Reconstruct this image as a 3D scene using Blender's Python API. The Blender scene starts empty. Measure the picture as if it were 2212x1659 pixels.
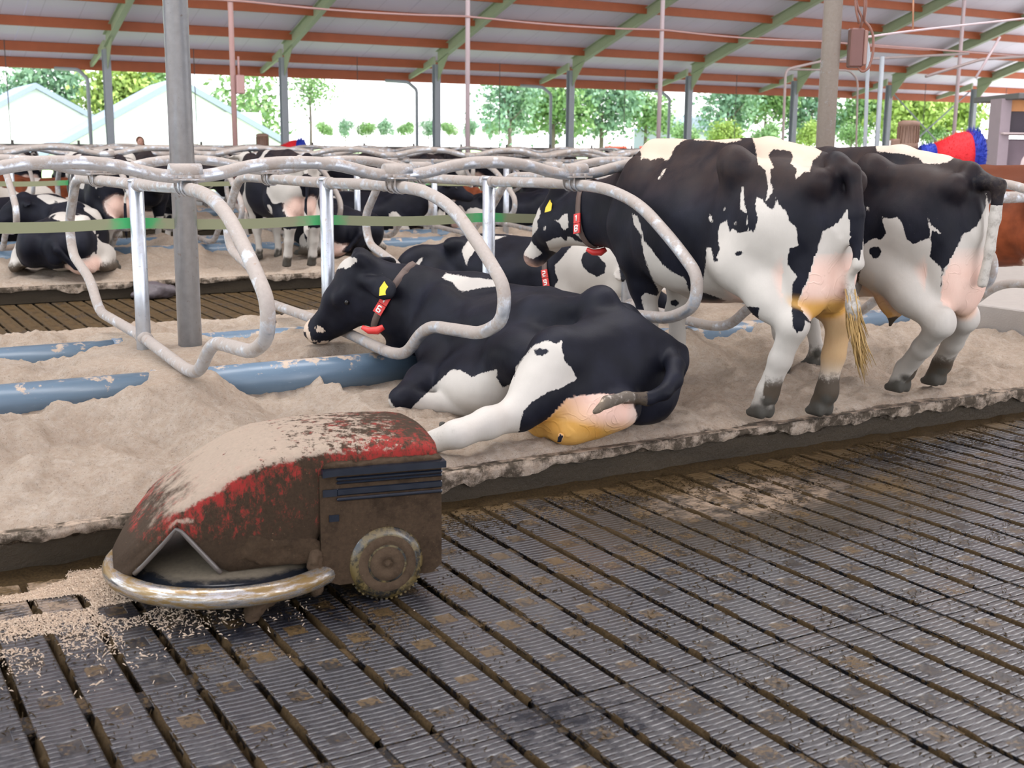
import bpy, bmesh, math, random
import numpy as np
from mathutils import Vector, Matrix, Quaternion
rng = np.random.default_rng(7); random.seed(7)
C = bpy.context.scene.collection; SC = bpy.context.scene
PI = math.pi
# ------------------------------------------------------------------ camera
# world: X runs along the kerbs (to the right and away), Y across the barn (away from the camera), Z up
FPX = 2600.0
_p = math.atan((829.5-312)/FPX); _a = math.radians(59.5); _r = .0091
CF = np.array([math.cos(_a)*math.cos(_p), math.sin(_a)*math.cos(_p), -math.sin(_p)])
_R0 = np.array([math.sin(_a), -math.cos(_a), 0]); _U0 = np.cross(_R0, CF)
CR = _R0*math.cos(_r)+_U0*math.sin(_r); CU = _U0*math.cos(_r)-_R0*math.sin(_r)
CP = np.array([0, 0, 1.62])
cd = bpy.data.cameras.new('camera'); cam = bpy.data.objects.new('camera', cd); C.objects.link(cam)
cd.sensor_width = 36; cd.lens = 36*FPX/2212; cd.sensor_fit = 'HORIZONTAL'; cd.clip_end = 500; cd.clip_start = .05
cam.matrix_world = Matrix(((CR[0], CU[0], -CF[0], CP[0]), (CR[1], CU[1], -CF[1], CP[1]), (CR[2], CU[2], -CF[2], CP[2]), (0, 0, 0, 1)))
cd.dof.use_dof = True; cd.dof.focus_distance = 6.0; cd.dof.aperture_fstop = 4.5
SC.camera = cam
SC.view_settings.view_transform = 'Standard'; SC.view_settings.look = 'None'
SC.view_settings.exposure = 0.0; SC.view_settings.gamma = 1.0; SC.view_settings.use_curve_mapping = False
SC.cycles.use_denoising = True
SC.cycles.max_bounces = 6; SC.cycles.diffuse_bounces = 3; SC.cycles.glossy_bounces = 3; SC.cycles.transmission_bounces = 4
SC.cycles.sample_clamp_indirect = 6
# ------------------------------------------------------------------ sky, sun, two added fill lamps under the roof
W = bpy.data.worlds.new('sky'); SC.world = W; W.use_nodes = True
_nt = W.node_tree; _bg = _nt.nodes['Background']
_tc = _nt.nodes.new('ShaderNodeTexCoord'); _sx = _nt.nodes.new('ShaderNodeSeparateXYZ'); _cr = _nt.nodes.new('ShaderNodeValToRGB')
_nt.links.new(_tc.outputs['Generated'], _sx.inputs[0]); _nt.links.new(_sx.outputs['Z'], _cr.inputs[0]); _nt.links.new(_cr.outputs[0], _bg.inputs[0])
_e = _cr.color_ramp.elements; _e[0].position = 0.0; _e[0].color = (1, 1, 1, 1); _e[1].position = .7; _e[1].color = (.62, .78, 1, 1)
_bg.inputs[1].default_value = 3.0
def lamp(name, kind, loc, target, energy, color=(1, 1, 1), size=None, angle=None):
    d = bpy.data.lights.new(name, kind); d.energy = energy; d.color = color
    if size: d.shape = 'RECTANGLE'; d.size, d.size_y = size
    if angle is not None: d.angle = angle
    o = bpy.data.objects.new(name, d); C.objects.link(o); o.location = loc
    o.rotation_euler = (Vector(target)-Vector(loc)).to_track_quat('-Z', 'X' if kind == 'AREA' else 'Y').to_euler()
    return o
lamp('sun', 'SUN', (45, -30, 55), (0, 0, 0), 8.0, (1, .95, .86), angle=.01)
lamp('ridge_fill_lamp', 'AREA', (10, 8, 12.6), (10, 8, 0), 7200, (1, .97, .95), (60, 5))  # added area lamp below the closed ridge, top light for the beds
lamp('near_side_fill_lamp', 'AREA', (6, -9, 3.2), (6, 14, 6.0), 2300, (.93, .95, 1), (44, 5))  # added fill lamp behind the camera, well inside the open near side
# ------------------------------------------------------------------ helpers
def ray(x, y): return CF*FPX+CR*(x-1106)+CU*(829.5-y)
def at(x, y, **k):                                   # the point of a world plane (u, v or z = const) behind an image point
    (n, val), = k.items(); ax = {'u': 0, 'v': 1, 'z': 2}[n]
    d = ray(x, y); return CP+d*((val-CP[ax])/d[ax])
def proj(P):
    d = P-CP; z = d@CF; return 1106+FPX*(d@CR)/z, 829.5-FPX*(d@CU)/z, z
def tag(o, label=None, cat=None, group=None, kind=None):
    if label: o['label'] = label
    if cat: o['category'] = cat
    if group: o['group'] = group
    if kind: o['kind'] = kind
    return o
def empty(name, loc=(0, 0, 0), rz=0, parent=None):
    o = bpy.data.objects.new(name, None); C.objects.link(o); o.location = loc; o.rotation_euler = (0, 0, rz); o.empty_display_size = .1
    if parent: o.parent = parent
    return o
def obj(name, me, parent=None, loc=(0, 0, 0)):
    o = bpy.data.objects.new(name, me); C.objects.link(o); o.location = loc
    if parent: o.parent = parent
    return o
def mesh(name, V, F, m, smooth=True, mi=None):
    me = bpy.data.meshes.new(name); V = np.asarray(V, dtype=np.float32)
    if isinstance(F, np.ndarray):
        n, k = F.shape; me.vertices.add(len(V)); me.vertices.foreach_set('co', V.ravel())
        me.loops.add(n*k); me.loops.foreach_set('vertex_index', F.astype(np.int32).ravel())
        me.polygons.add(n); me.polygons.foreach_set('loop_start', np.arange(0, n*k, k, dtype=np.int32))
        me.update(calc_edges=True)
    else:
        me.from_pydata(V.tolist(), [], F)
    for q in (m if isinstance(m, (list, tuple)) else [m]): me.materials.append(q)
    if mi is not None: me.polygons.foreach_set('material_index', np.asarray(mi, dtype=np.int32))
    if smooth: me.polygons.foreach_set('use_smooth', np.ones(len(me.polygons), dtype=bool))
    me.validate(); me.update(); return me
def attr(me, name, a):
    t = me.attributes.new(name, 'FLOAT', 'POINT'); t.data.foreach_set('value', np.asarray(a, dtype=np.float32))
class MB:
    """collects shapes, then links them as ONE mesh object"""
    def __init__(s): s.V = []; s.F = []; s.S = []; s.M = []
    def add(s, V, F, smooth=False, mi=0):
        n = len(s.V); s.V += [tuple(map(float, v)) for v in V]; s.F += [[i+n for i in f] for f in F]; s.S += [smooth]*len(F); s.M += [mi]*len(F); return s
    def box(s, c, d, R=None, bev=0, mi=0):
        x, y, z = d[0]/2, d[1]/2, d[2]/2; b = bev
        if b:
            V = []; 
            for sx in (-1, 1):
                for sy in (-1, 1):
                    for sz in (-1, 1): V += [(sx*(x-b), sy*(y-b), sz*z), (sx*(x-b), sy*y, sz*(z-b)), (sx*x, sy*(y-b), sz*(z-b))]
            bm = bmesh.new(); [bm.verts.new(v) for v in V]; bm.verts.ensure_lookup_table(); r = bmesh.ops.convex_hull(bm, input=bm.verts)
            bmesh.ops.dissolve_limit(bm, angle_limit=.02, verts=bm.verts, edges=bm.edges)
            bm.verts.index_update(); V = [tuple(v.co) for v in bm.verts]; F = [[v.index for v in f.verts] for f in bm.faces]; bm.free()
        else:
            V = [(sx*x, sy*y, sz*z) for sx in (-1, 1) for sy in (-1, 1) for sz in (-1, 1)]
            F = [[0, 1, 3, 2], [4, 6, 7, 5], [0, 4, 5, 1], [2, 3, 7, 6], [0, 2, 6, 4], [1, 5, 7, 3]]
        V = [(Vector(v) if R is None else R @ Vector(v))+Vector(c) for v in V]
        return s.add(V, F, False, mi)
    def tube(s, pts, r, seg=10, closed=False, mi=0, fillet=0, caps=True, fs=5):
        P = [Vector(p) for p in pts]
        if fillet: P = round_path(P, fillet, closed, fs)
        V, F = sweep(P, r, seg, closed, caps); return s.add(V, F, True, mi)
    def lathe(s, prof, c=(0, 0, 0), axis=(0, 0, 1), seg=24, mi=0, smooth=True):
        Q = Vector((0, 0, 1)).rotation_difference(Vector(axis)); V = []; F = []; n = len(prof)
        for i in range(seg):
            a = 2*PI*i/seg
            for r, h in prof: V.append(Q @ Vector((r*math.cos(a), r*math.sin(a), h))+Vector(c))
        for i in range(seg):
            j = (i+1) % seg
            for k in range(n-1): F.append([i*n+k, j*n+k, j*n+k+1, i*n+k+1])
        if prof[0][0] > 1e-6: F.append([i*n for i in range(seg)][::-1])
        if prof[-1][0] > 1e-6: F.append([i*n+n-1 for i in range(seg)])
        return s.add(V, F, smooth, mi)
    def prism(s, poly, d0, d1, fn, mi=0):               # polygon (a, b) pushed from depth d0 to d1; fn(a, b, d) -> point
        n = len(poly); V = [fn(a, b, d0) for a, b in poly]+[fn(a, b, d1) for a, b in poly]
        F = [list(range(n))[::-1], list(range(n, 2*n))]+[[i, (i+1) % n, n+(i+1) % n, n+i] for i in range(n)]
        return s.add(V, F, False, mi)
    def build(s, name, m, parent=None, loc=(0, 0, 0)):
        me = bpy.data.meshes.new(name); me.from_pydata(s.V, [], s.F)
        for q in (m if isinstance(m, (list, tuple)) else [m]): me.materials.append(q)
        me.polygons.foreach_set('use_smooth', s.S); me.polygons.foreach_set('material_index', s.M); me.update()
        bm = bmesh.new(); bm.from_mesh(me); bmesh.ops.recalc_face_normals(bm, faces=bm.faces); bm.to_mesh(me); bm.free()
        return obj(name, me, parent, loc)
def round_path(P, r, closed=False, fs=5):
    out = []; n = len(P)
    for i in range(n):
        if not closed and i in (0, n-1): out.append(P[i]); continue
        a, b, c = P[i-1], P[i], P[(i+1) % n]; d1 = (a-b); d2 = (c-b); l1, l2 = d1.length, d2.length
        if l1 < 1e-6 or l2 < 1e-6: out.append(b); continue
        q = min(r, l1*.48, l2*.48); A = b+d1*(q/l1); B = b+d2*(q/l2)
        for k in range(fs+1):
            t = k/fs; out.append(A*(1-t)**2+b*2*t*(1-t)+B*t*t)
    return out
def sweep(P, r, seg=10, closed=False, caps=True):
    n = len(P); R = r if hasattr(r, '__len__') else [r]*n; V = []; F = []; up = None
    for i in range(n):
        t = (P[(i+1) % n]-P[i-1]) if closed or 0 < i < n-1 else (P[1]-P[0] if i == 0 else P[-1]-P[-2]); t.normalize()
        if up is None: up = t.orthogonal()
        else: up = (up-t*up.dot(t))
        up.normalize(); w = t.cross(up)
        for k in range(seg):
            a = 2*PI*k/seg; V.append(P[i]+(up*math.cos(a)+w*math.sin(a))*R[i])
    for i in range(n if closed else n-1):
        j = (i+1) % n
        off = 0
        if closed and j == 0:                             # closest twist
            best = min(range(seg), key=lambda o: (V[i*seg]-V[o]).length); off = best
        for k in range(seg): F.append([i*seg+k, i*seg+(k+1) % seg, j*seg+(k+1+off) % seg, j*seg+(k+off) % seg])
    if caps and not closed: F.append(list(range(seg))[::-1]); F.append(list(range((n-1)*seg, n*seg)))
    return V, F
def copy_tree(o, parent=None):
    c = o.copy(); C.objects.link(c)
    if parent: c.parent = parent
    for ch in list(o.children): copy_tree(ch, c)
    return c
# ------------------------------------------------------------------ noise in numpy (value noise, smooth)
def vnoise(X, Y, seed=0, Z=None):
    def h(i, j, k=0): 
        n = (i*374761393+j*668265263+k*2147483647+seed*974711) & 0xffffffff
        n = ((n ^ (n >> 13))*1274126177) & 0xffffffff; return ((n ^ (n >> 16)) & 0xffff)/65535.0
    xi = np.floor(X).astype(np.int64); yi = np.floor(Y).astype(np.int64); xf = X-xi; yf = Y-yi
    u = xf*xf*(3-2*xf); v = yf*yf*(3-2*yf)
    if Z is None:
        return (h(xi, yi)*(1-u)+h(xi+1, yi)*u)*(1-v)+(h(xi, yi+1)*(1-u)+h(xi+1, yi+1)*u)*v-.5
    zi = np.floor(Z).astype(np.int64); zf = Z-zi; w = zf*zf*(3-2*zf); r = []
    for q in (0, 1):
        k = zi+q; r.append((h(xi, yi, k)*(1-u)+h(xi+1, yi, k)*u)*(1-v)+(h(xi, yi+1, k)*(1-u)+h(xi+1, yi+1, k)*u)*v)
    return r[0]*(1-w)+r[1]*w-.5
def fbm(X, Y, seed=0, o=4, Z=None):
    s = 0; a = 1; f = 1.0
    for i in range(o): s = s+a*vnoise(X*f, Y*f, seed+i*17, None if Z is None else Z*f); a *= .5; f *= 2.03; X, Y = X*.79+Y*.61+3.1, Y*.79-X*.61+1.7
    return s
# ------------------------------------------------------------------ materials
class NT:
    """short hand for node graphs; sockets can be numbers, colours or outputs"""
    def __init__(s, name, rough=.6, spec=.5, metal=0):
        s.m = bpy.data.materials.new(name); s.m.use_nodes = True; s.t = s.m.node_tree; s.b = s.t.nodes['Principled BSDF']
        s.set(rough=rough, spec=spec, metal=metal)
    def set(s, **k):
        nm = {'color': 'Base Color', 'rough': 'Roughness', 'spec': 'Specular IOR Level', 'metal': 'Metallic', 'normal': 'Normal', 'sheen': 'Sheen Weight', 'sub': 'Subsurface Weight', 'coat': 'Coat Weight', 'trans': 'Transmission Weight', 'alpha': 'Alpha', 'emit': 'Emission Color', 'es': 'Emission Strength'}
        for a, v in k.items(): s.put(s.b.inputs[nm[a]], v)
        return s
    def put(s, sock, v):
        if hasattr(v, 'is_output'): s.t.links.new(v, sock)
        elif sock.type == 'RGBA': sock.default_value = (*v, 1)[:4]
        else: sock.default_value = v
    def n(s, typ, out=0, props=None, **k):
        nd = s.t.nodes.new('ShaderNode'+typ)
        for a, v in (props or {}).items(): setattr(nd, a, v)
        for a, v in k.items():
            key = int(a[1:]) if a[0] == 'i' and a[1:].isdigit() else a.replace('_', ' ')
            s.put(nd.inputs[key], v)
        return nd.outputs[out]
    def pos(s): return s.n('NewGeometry', 'Position')
    def objc(s): return s.n('TexCoord', 'Object')
    def scale(s, v, sc): return s.n('VectorMath', props={'operation': 'MULTIPLY'}, i0=v, i1=sc)
    def noise(s, v, sc, det=4, rough=.55, dist=0): return s.n('TexNoise', 'Fac', Vector=v, Scale=float(sc), Detail=float(det), Roughness=rough, Distortion=float(dist))
    def voro(s, v, sc, out='Distance'): return s.n('TexVoronoi', out, Vector=v, Scale=float(sc))
    def math(s, op, a, b=0.0, c=0.0): return s.n('Math', props={'operation': op}, i0=a, i1=b, i2=c)
    def step(s, v, a, b): return s.n('MapRange', props={'interpolation_type': 'SMOOTHSTEP'}, Value=v, i1=float(a), i2=float(b))
    def mix(s, f, a, b): 
        nd = s.t.nodes.new('ShaderNodeMix'); nd.data_type = 'RGBA'; s.put(nd.inputs[0], f); s.put(nd.inputs[6], a); s.put(nd.inputs[7], b); return nd.outputs[2]
    def bump(s, h, st=.3, d=.01): return s.n('Bump', Strength=st, Distance=d, Height=h)
    def at(s, name): return s.n('Attribute', 'Fac', props={'attribute_name': name})
    def sep(s, v, k): return s.n('SeparateXYZ', k, i0=v)
    def rnd(s): return s.n('ObjectInfo', 'Random')
def flat(name, col, rough=.6, metal=0, var=.12, sc=6, spec=.5, bump=0):
    t = NT(name, rough, spec, metal); f = t.noise(t.pos(), sc, 5)
    a = tuple(c*(1-var) for c in col); b = tuple(min(1, c*(1+var)) for c in col); t.set(color=t.mix(f, a, b))
    if bump: t.set(normal=t.bump(t.noise(t.pos(), sc*8, 4), bump, .01))
    return t.m
ORD = ('first', 'second', 'third', 'fourth', 'fifth', 'sixth', 'seventh', 'eighth', 'ninth', 'tenth', 'eleventh', 'twelfth', 'thirteenth', 'fourteenth')
# ------------------------------------------------------------------ bodies: smooth union of tapered limbs and ellipsoids, skinned by surface nets
def V3(*a): return np.array(a, dtype=np.float64)
class Body:
    def __init__(s): s.pr = []
    def cap(s, a, b, ra, rb=None, k=.05, sq=None, tag=0, neg=False):    # tapered limb; sq=(direction, factor) flattens it
        rb = ra if rb is None else rb; a = np.asarray(a, float); b = np.asarray(b, float)
        s.pr.append(('c', a, b, ra, rb, k, sq, tag, neg)); return s
    def path(s, pts, rs, k=.05, sq=None, tag=0):
        for i in range(len(pts)-1): s.cap(pts[i], pts[i+1], rs[i], rs[i+1], k, sq, tag)
        return s
    def ell(s, c, r, k=.05, R=None, tag=0, neg=False):                   # R: rows are the local axes
        s.pr.append(('e', np.asarray(c, float), np.asarray(r, float), None if R is None else np.asarray(R, float), None, k, None, tag, neg)); return s
    def loft(s, st, k=.05, tag=0):                                       # stations: (centre, forward, left, up, halfwidth, h_up, h_down, pinch)
        s.pr.append(('l', st, None, None, None, k, None, tag, False)); return s
    @staticmethod
    def dist(p, P):
        if p[0] == 'c':
            _, a, b, ra, rb, k, sq, tg, neg = p
            if sq is not None:
                d, f = sq; d = np.asarray(d, float); d = d/np.linalg.norm(d)
                P = P+np.outer((P-a)@d, d)*(f-1); ab = b-a; b = b+d*(ab@d)*(f-1)
            ab = b-a; L = max(ab@ab, 1e-9); t = np.clip((P-a)@ab/L, 0, 1)
            return np.linalg.norm(P-a-t[:, None]*ab, axis=1)-(ra+(rb-ra)*t)
        if p[0] == 'e':
            _, c, r, R = p[:4]; q = P-c
            if R is not None: q = q@R.T
            k0 = np.linalg.norm(q/r, axis=1); k1 = np.linalg.norm(q/(r*r), axis=1)
            return k0*(k0-1)/np.maximum(k1, 1e-9)
        st = p[1]; C0 = np.array([q[0] for q in st]); n = len(st)
        best = np.full(len(P), 9.0)
        # parameter along the chain: project on each segment, keep the nearest
        T = np.zeros(len(P)); bd = np.full(len(P), 1e9)
        for i in range(n-1):
            ab = C0[i+1]-C0[i]; t = (P-C0[i])@ab/(ab@ab); tc = np.clip(t, 0, 1); d = np.linalg.norm(P-C0[i]-tc[:, None]*ab, axis=1)
            m = d < bd; bd[m] = d[m]; T[m] = i+tc[m]
        def ip(j):
            A = np.array([np.atleast_1d(q[j]) for q in st], float); i0 = np.clip(np.floor(T).astype(int), 0, n-2); f = T-i0
            f = f[:, None]
            im = np.clip(i0-1, 0, n-1); i1 = i0+1; i2 = np.clip(i0+2, 0, n-1)
            m0 = (A[i1]-A[im])*.5; m1 = (A[i2]-A[i0])*.5; f2 = f*f; f3 = f2*f
            return (2*f3-3*f2+1)*A[i0]+(f3-2*f2+f)*m0+(-2*f3+3*f2)*A[i1]+(f3-f2)*m1
        c = ip(0); fw = ip(1); lf = ip(2); up = ip(3); w = ip(4)[:, 0]; hu = ip(5)[:, 0]; hd = ip(6)[:, 0]; pn = ip(7)[:, 0]
        q = P-c; a = (q*fw).sum(1); x = (q*lf).sum(1); z = (q*up).sum(1)
        h = np.where(z > 0, hu, hd); zt = z/h; ww = w*(1-pn*np.clip(zt, -.3, 1)**2*(zt > 0))
        e = 2.3; rr = (np.abs(x/ww)**e+np.abs(zt)**e)**(1/e); m = np.minimum(ww, h)
        d = (rr-1)*m*.8
        over = np.maximum(np.abs(a)-.02, 0); over = np.where((T <= 0) | (T >= n-1), over, 0)
        return np.where(over > 0, np.sqrt(np.maximum(d, 0)**2+over**2)+np.minimum(d, 0)*0, d)
    def bounds(s):
        lo = np.full(3, 1e9); hi = -lo
        for p in s.pr: 
            a, b = s.bb(p, 0); 
            if not p[8]: lo = np.minimum(lo, a); hi = np.maximum(hi, b)
        return lo, hi
    @staticmethod
    def bb(p, m):
        if p[0] == 'c': r = max(p[3], p[4])+m; return np.minimum(p[1], p[2])-r, np.maximum(p[1], p[2])+r
        if p[0] == 'e': r = p[2].max()+m if p[3] is not None else p[2]+m; return p[1]-r, p[1]+r
        lo = np.full(3, 1e9); hi = -lo
        for q in p[1]:
            r = max(q[4], q[5], q[6])*1.02+m; lo = np.minimum(lo, q[0]-r); hi = np.maximum(hi, q[0]+r)
        return lo, hi
    def field(s, P, only=None):
        D = np.full(len(P), .5)
        for p in s.pr:
            if only is not None and p[7] not in only: continue
            D = s.comb(D, s.dist(p, P), p)
        return D
    @staticmethod
    def comb(D, d, p):
        k = p[5]
        if p[8]:
            h = np.clip(.5-.5*(D+d)/k, 0, 1); return D*(1-h)+(-d)*h+k*h*(1-h)
        h = np.maximum(k-np.abs(D-d), 0)/k; return np.minimum(D, d)-h*h*k*.25
    def grid(s, vx):
        lo, hi = s.bounds(); lo = lo-3*vx; N = np.ceil((hi-lo)/vx).astype(int)+4
        G = np.full(N, .5)
        for p in s.pr:
            a, b = s.bb(p, p[5]+2.5*vx); i0 = np.clip(np.floor((a-lo)/vx).astype(int), 0, N); i1 = np.clip(np.ceil((b-lo)/vx).astype(int)+1, 0, N)
            if (i1 <= i0).any(): continue
            ax = [lo[j]+vx*np.arange(i0[j], i1[j]) for j in range(3)]
            P = np.stack(np.meshgrid(*ax, indexing='ij'), -1).reshape(-1, 3)
            sl = tuple(slice(i0[j], i1[j]) for j in range(3)); sub = G[sl]
            G[sl] = s.comb(sub.reshape(-1), s.dist(p, P), p).reshape(sub.shape)
        return G, lo
    def skin(s, vx=.016, smooth=2):
        G, lo = s.grid(vx); V, F = surfnet(G); V = lo+V*vx
        for _ in range(smooth): V = lap(V, F, .5)
        return V, F
def surfnet(G):
    S = G < 0; nx, ny, nz = G.shape
    cnt = np.zeros((nx-1, ny-1, nz-1), dtype=np.int8); acc = np.zeros((nx-1, ny-1, nz-1, 3)); ne = np.zeros((nx-1, ny-1, nz-1))
    for ax in range(3):
        sl0 = [slice(None)]*3; sl1 = [slice(None)]*3; sl0[ax] = slice(0, -1); sl1[ax] = slice(1, None)
        a = G[tuple(sl0)]; b = G[tuple(sl1)]; cr = (a < 0) != (b < 0)
        t = np.where(cr, a/np.where(cr, a-b, 1), 0)
        o1, o2 = [j for j in range(3) if j != ax]
        for d1 in (0, 1):
            for d2 in (0, 1):
                sl = [slice(None)]*3
                sl[o1] = slice(d1, (nx, ny, nz)[o1]-1+d1); sl[o2] = slice(d2, (nx, ny, nz)[o2]-1+d2)
                c = cr[tuple(sl)]; ne += c
                acc[..., ax] += np.where(c, t[tuple(sl)], 0); acc[..., o1] += c*d1; acc[..., o2] += c*d2
    act = ne > 0; idx = np.full(act.shape, -1, dtype=np.int64); idx[act] = np.arange(act.sum())
    base = np.argwhere(act); V = base+acc[act]/ne[act][:, None]
    F = []
    for ax in range(3):
        o1, o2 = [(1, 2), (2, 0), (0, 1)][ax]
        sl0 = [slice(1, -1)]*3; sl1 = [slice(1, -1)]*3; sl0[ax] = slice(0, -1); sl1[ax] = slice(1, None)
        a = S[tuple(sl0)]; b = S[tuple(sl1)]
        for flip, m in ((False, a & ~b), (True, ~a & b)):
            e = np.argwhere(m); e[:, o1] += 1; e[:, o2] += 1
            def c(d1, d2):
                q = e.copy(); q[:, o1] -= d1; q[:, o2] -= d2; return idx[q[:, 0], q[:, 1], q[:, 2]]
            Q = np.stack([c(1, 1), c(0, 1), c(0, 0), c(1, 0)], 1); F.append(Q[:, ::-1] if flip else Q)
    return V, np.concatenate(F)
def lap(V, F, w=.5):
    A = np.zeros_like(V); n = np.zeros(len(V))
    for i in range(4):
        np.add.at(A, F[:, i], V[F[:, (i+1) % 4]]); np.add.at(n, F[:, i], 1)
        np.add.at(A, F[:, i], V[F[:, i-1]]); np.add.at(n, F[:, i], 1)
    return V*(1-w)+w*A/n[:, None]
def vnormals(V, F):
    n = np.cross(V[F[:, 2]]-V[F[:, 0]], V[F[:, 3]]-V[F[:, 1]]); N = np.zeros_like(V)
    for i in range(4): np.add.at(N, F[:, i], n)
    return N/np.maximum(np.linalg.norm(N, axis=1), 1e-9)[:, None]
def poly_sd(px, py, poly):                                               # >0 inside, pixels
    P = np.asarray(poly, float); d = np.full(len(px), 1e9); ins = np.zeros(len(px), bool); n = len(P)
    for i in range(n):
        a = P[i]; b = P[(i+1) % n]; ab = b-a; t = np.clip(((px-a[0])*ab[0]+(py-a[1])*ab[1])/max(ab@ab, 1e-9), 0, 1)
        d = np.minimum(d, np.hypot(px-a[0]-t*ab[0], py-a[1]-t*ab[1]))
        c = ((a[1] > py) != (b[1] > py)) & (px < (b[0]-a[0])*(py-a[1])/(b[1]-a[1]+1e-12)+a[0]); ins ^= c
    return np.where(ins, d, -d)
def patches(V, polys, black=()):                                         # signed field in metres of traced coat patches, seen side
    x, y, z = proj(V); m = z/FPX; w = np.full(len(V), -.3)
    for q in polys: w = np.maximum(w, poly_sd(x, y, q)*m)
    for q in black: w = np.minimum(w, -poly_sd(x, y, q)*m)
    return w
def near(d, r=.012): return np.clip(1-(d-.004)/r, 0, 1)
def smst(x, a, b): t = np.clip((x-a)/(b-a), 0, 1); return t*t*(3-2*t)
# ------------------------------------------------------------------ layout (metres)
KERB = 4.68; CEN = [7.2, 15.4, 23.6]; DU0 = 1.698; DS = 1.174
BEDS = [(4.68, 9.72), (12.9, 17.9), (21.1, 26.1)]
# ------------------------------------------------------------------ setting materials
def m_slat():
    t = NT('slat_rubber', .3, .6); p = t.pos(); o = t.objc(); z = t.sep(o, 2)
    n = t.noise(p, 2.6, 6, .65); fine = t.noise(p, 60, 5, .7); x = t.sep(p, 0); y = t.sep(p, 1)
    base = t.mix(t.noise(p, 11, 4), (.006, .0065, .010), (.020, .021, .027))
    brown = t.mix(t.noise(p, 55, 6, .8), (.028, .017, .006), (.135, .085, .036))
    kerbside = t.step(y, 4.25, 4.62)                                     # manure collects by the kerb, behind the robot and where the cows stand
    sq = lambda v: t.math('MULTIPLY', v, v)
    trail = t.step(t.math('ADD', sq(t.math('MULTIPLY', t.math('SUBTRACT', x, 1.75), .9)), sq(t.math('MULTIPLY', t.math('SUBTRACT', y, 3.75), 1.3))), 1.0, .1)
    stand = t.step(t.math('ADD', sq(t.math('MULTIPLY', t.math('SUBTRACT', x, 3.9), .62)), sq(t.math('MULTIPLY', t.math('SUBTRACT', y, 4.0), 1.3))), 1.0, .1)
    amt = t.math('ADD', t.math('ADD', n, t.math('MULTIPLY', kerbside, .30)), t.math('MULTIPLY', t.math('ADD', trail, stand), .09))
    f = t.step(t.math('ADD', amt, t.math('MULTIPLY', t.math('SUBTRACT', fine, .5), .75)), .63, .74)
    # sunk squares in the rubber hold manure
    qy = t.math('ABSOLUTE', t.math('SUBTRACT', t.math('FRACT', t.math('DIVIDE', t.math('ADD', t.sep(o, 1), t.math('MULTIPLY', t.rnd(), .3)), .31)), .5))
    film = t.math('MULTIPLY', t.math('MAXIMUM', stand, t.math('MULTIPLY', kerbside, .8)), .75)
    c = t.mix(f, t.mix(film, base, (.040, .029, .017)), brown)
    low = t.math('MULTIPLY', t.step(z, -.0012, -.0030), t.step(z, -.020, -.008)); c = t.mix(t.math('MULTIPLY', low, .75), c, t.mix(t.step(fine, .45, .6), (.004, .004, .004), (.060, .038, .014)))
    m = t.at('pad'); pd = t.math('MULTIPLY', m, t.step(t.math('ADD', t.math('ADD', fine, t.math('MULTIPLY', t.noise(p, 4, 4), .9)), t.math('MULTIPLY', trail, .12)), .90, 1.10)); c = t.mix(pd, c, brown)
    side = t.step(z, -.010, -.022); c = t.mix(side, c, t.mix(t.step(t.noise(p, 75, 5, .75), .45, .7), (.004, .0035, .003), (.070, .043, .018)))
    dx = t.math('SUBTRACT', x, 3.75); dy = t.math('SUBTRACT', y, 4.15)
    d1 = t.math('ADD', t.math('MULTIPLY', sq(dx), 2.2), t.math('MULTIPLY', sq(dy), 9))
    ex = t.math('SUBTRACT', x, .62); ey = t.math('SUBTRACT', y, 4.42)
    d2 = t.math('ADD', t.math('MULTIPLY', sq(ex), 3.0), t.math('MULTIPLY', sq(ey), 9))
    dust = t.math('MULTIPLY', t.step(t.math('MINIMUM', d1, d2), 1.0, .1), t.step(t.math('ADD', t.noise(p, 9, 6, .7), t.math('MULTIPLY', fine, .4)), .60, .82))
    c = t.mix(t.math('MULTIPLY', dust, .7), c, (.33, .24, .165))
    puddle = t.math('MAXIMUM', t.step(t.math('ADD', sq(t.math('MULTIPLY', t.math('SUBTRACT', x, 2.35), 1.0)), sq(t.math('MULTIPLY', t.math('SUBTRACT', y, 3.55), .8))), 1.0, .15), t.math('MULTIPLY', t.step(t.math('ADD', y, t.math('MULTIPLY', x, -.22)), 2.5, 1.5), .8)); wet = t.step(t.math('ADD', t.math('ADD', t.noise(p, 1.3, 4, .6), t.math('MULTIPLY', puddle, .22)), t.math('MULTIPLY', t.noise(p, 22, 5, .7), .7)), .62, .86); wet = t.math('MULTIPLY', wet, t.math('SUBTRACT', 1, film))
    r = t.math('ADD', t.math('MULTIPLY', t.math('SUBTRACT', 1, wet), .20), .13); r = t.math('ADD', r, t.math('MULTIPLY', t.math('MAXIMUM', f, dust), .25))
    wet = t.math('MULTIPLY', wet, t.math('MULTIPLY', t.math('SUBTRACT', 1, t.math('MULTIPLY', f, .8)), t.math('SUBTRACT', 1, t.math('MULTIPLY', low, .85)))); t.set(color=c, rough=r, spec=t.math('ADD', .12, t.math('MULTIPLY', wet, .6)), coat=t.math('MULTIPLY', wet, .65), normal=t.bump(t.math('ADD', t.noise(p, 45, 6, .75), t.math('MULTIPLY', t.noise(p, 170, 3), .5)), .5, .007))
    t.b.inputs['Coat Roughness'].default_value = .16
    return t.m
M_slat = m_slat()
M_pit = flat('pit_black', (.006, .005, .004), .9)
M_conc = flat('concrete', (.34, .31, .28), .85, sc=9, bump=.3)
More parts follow.
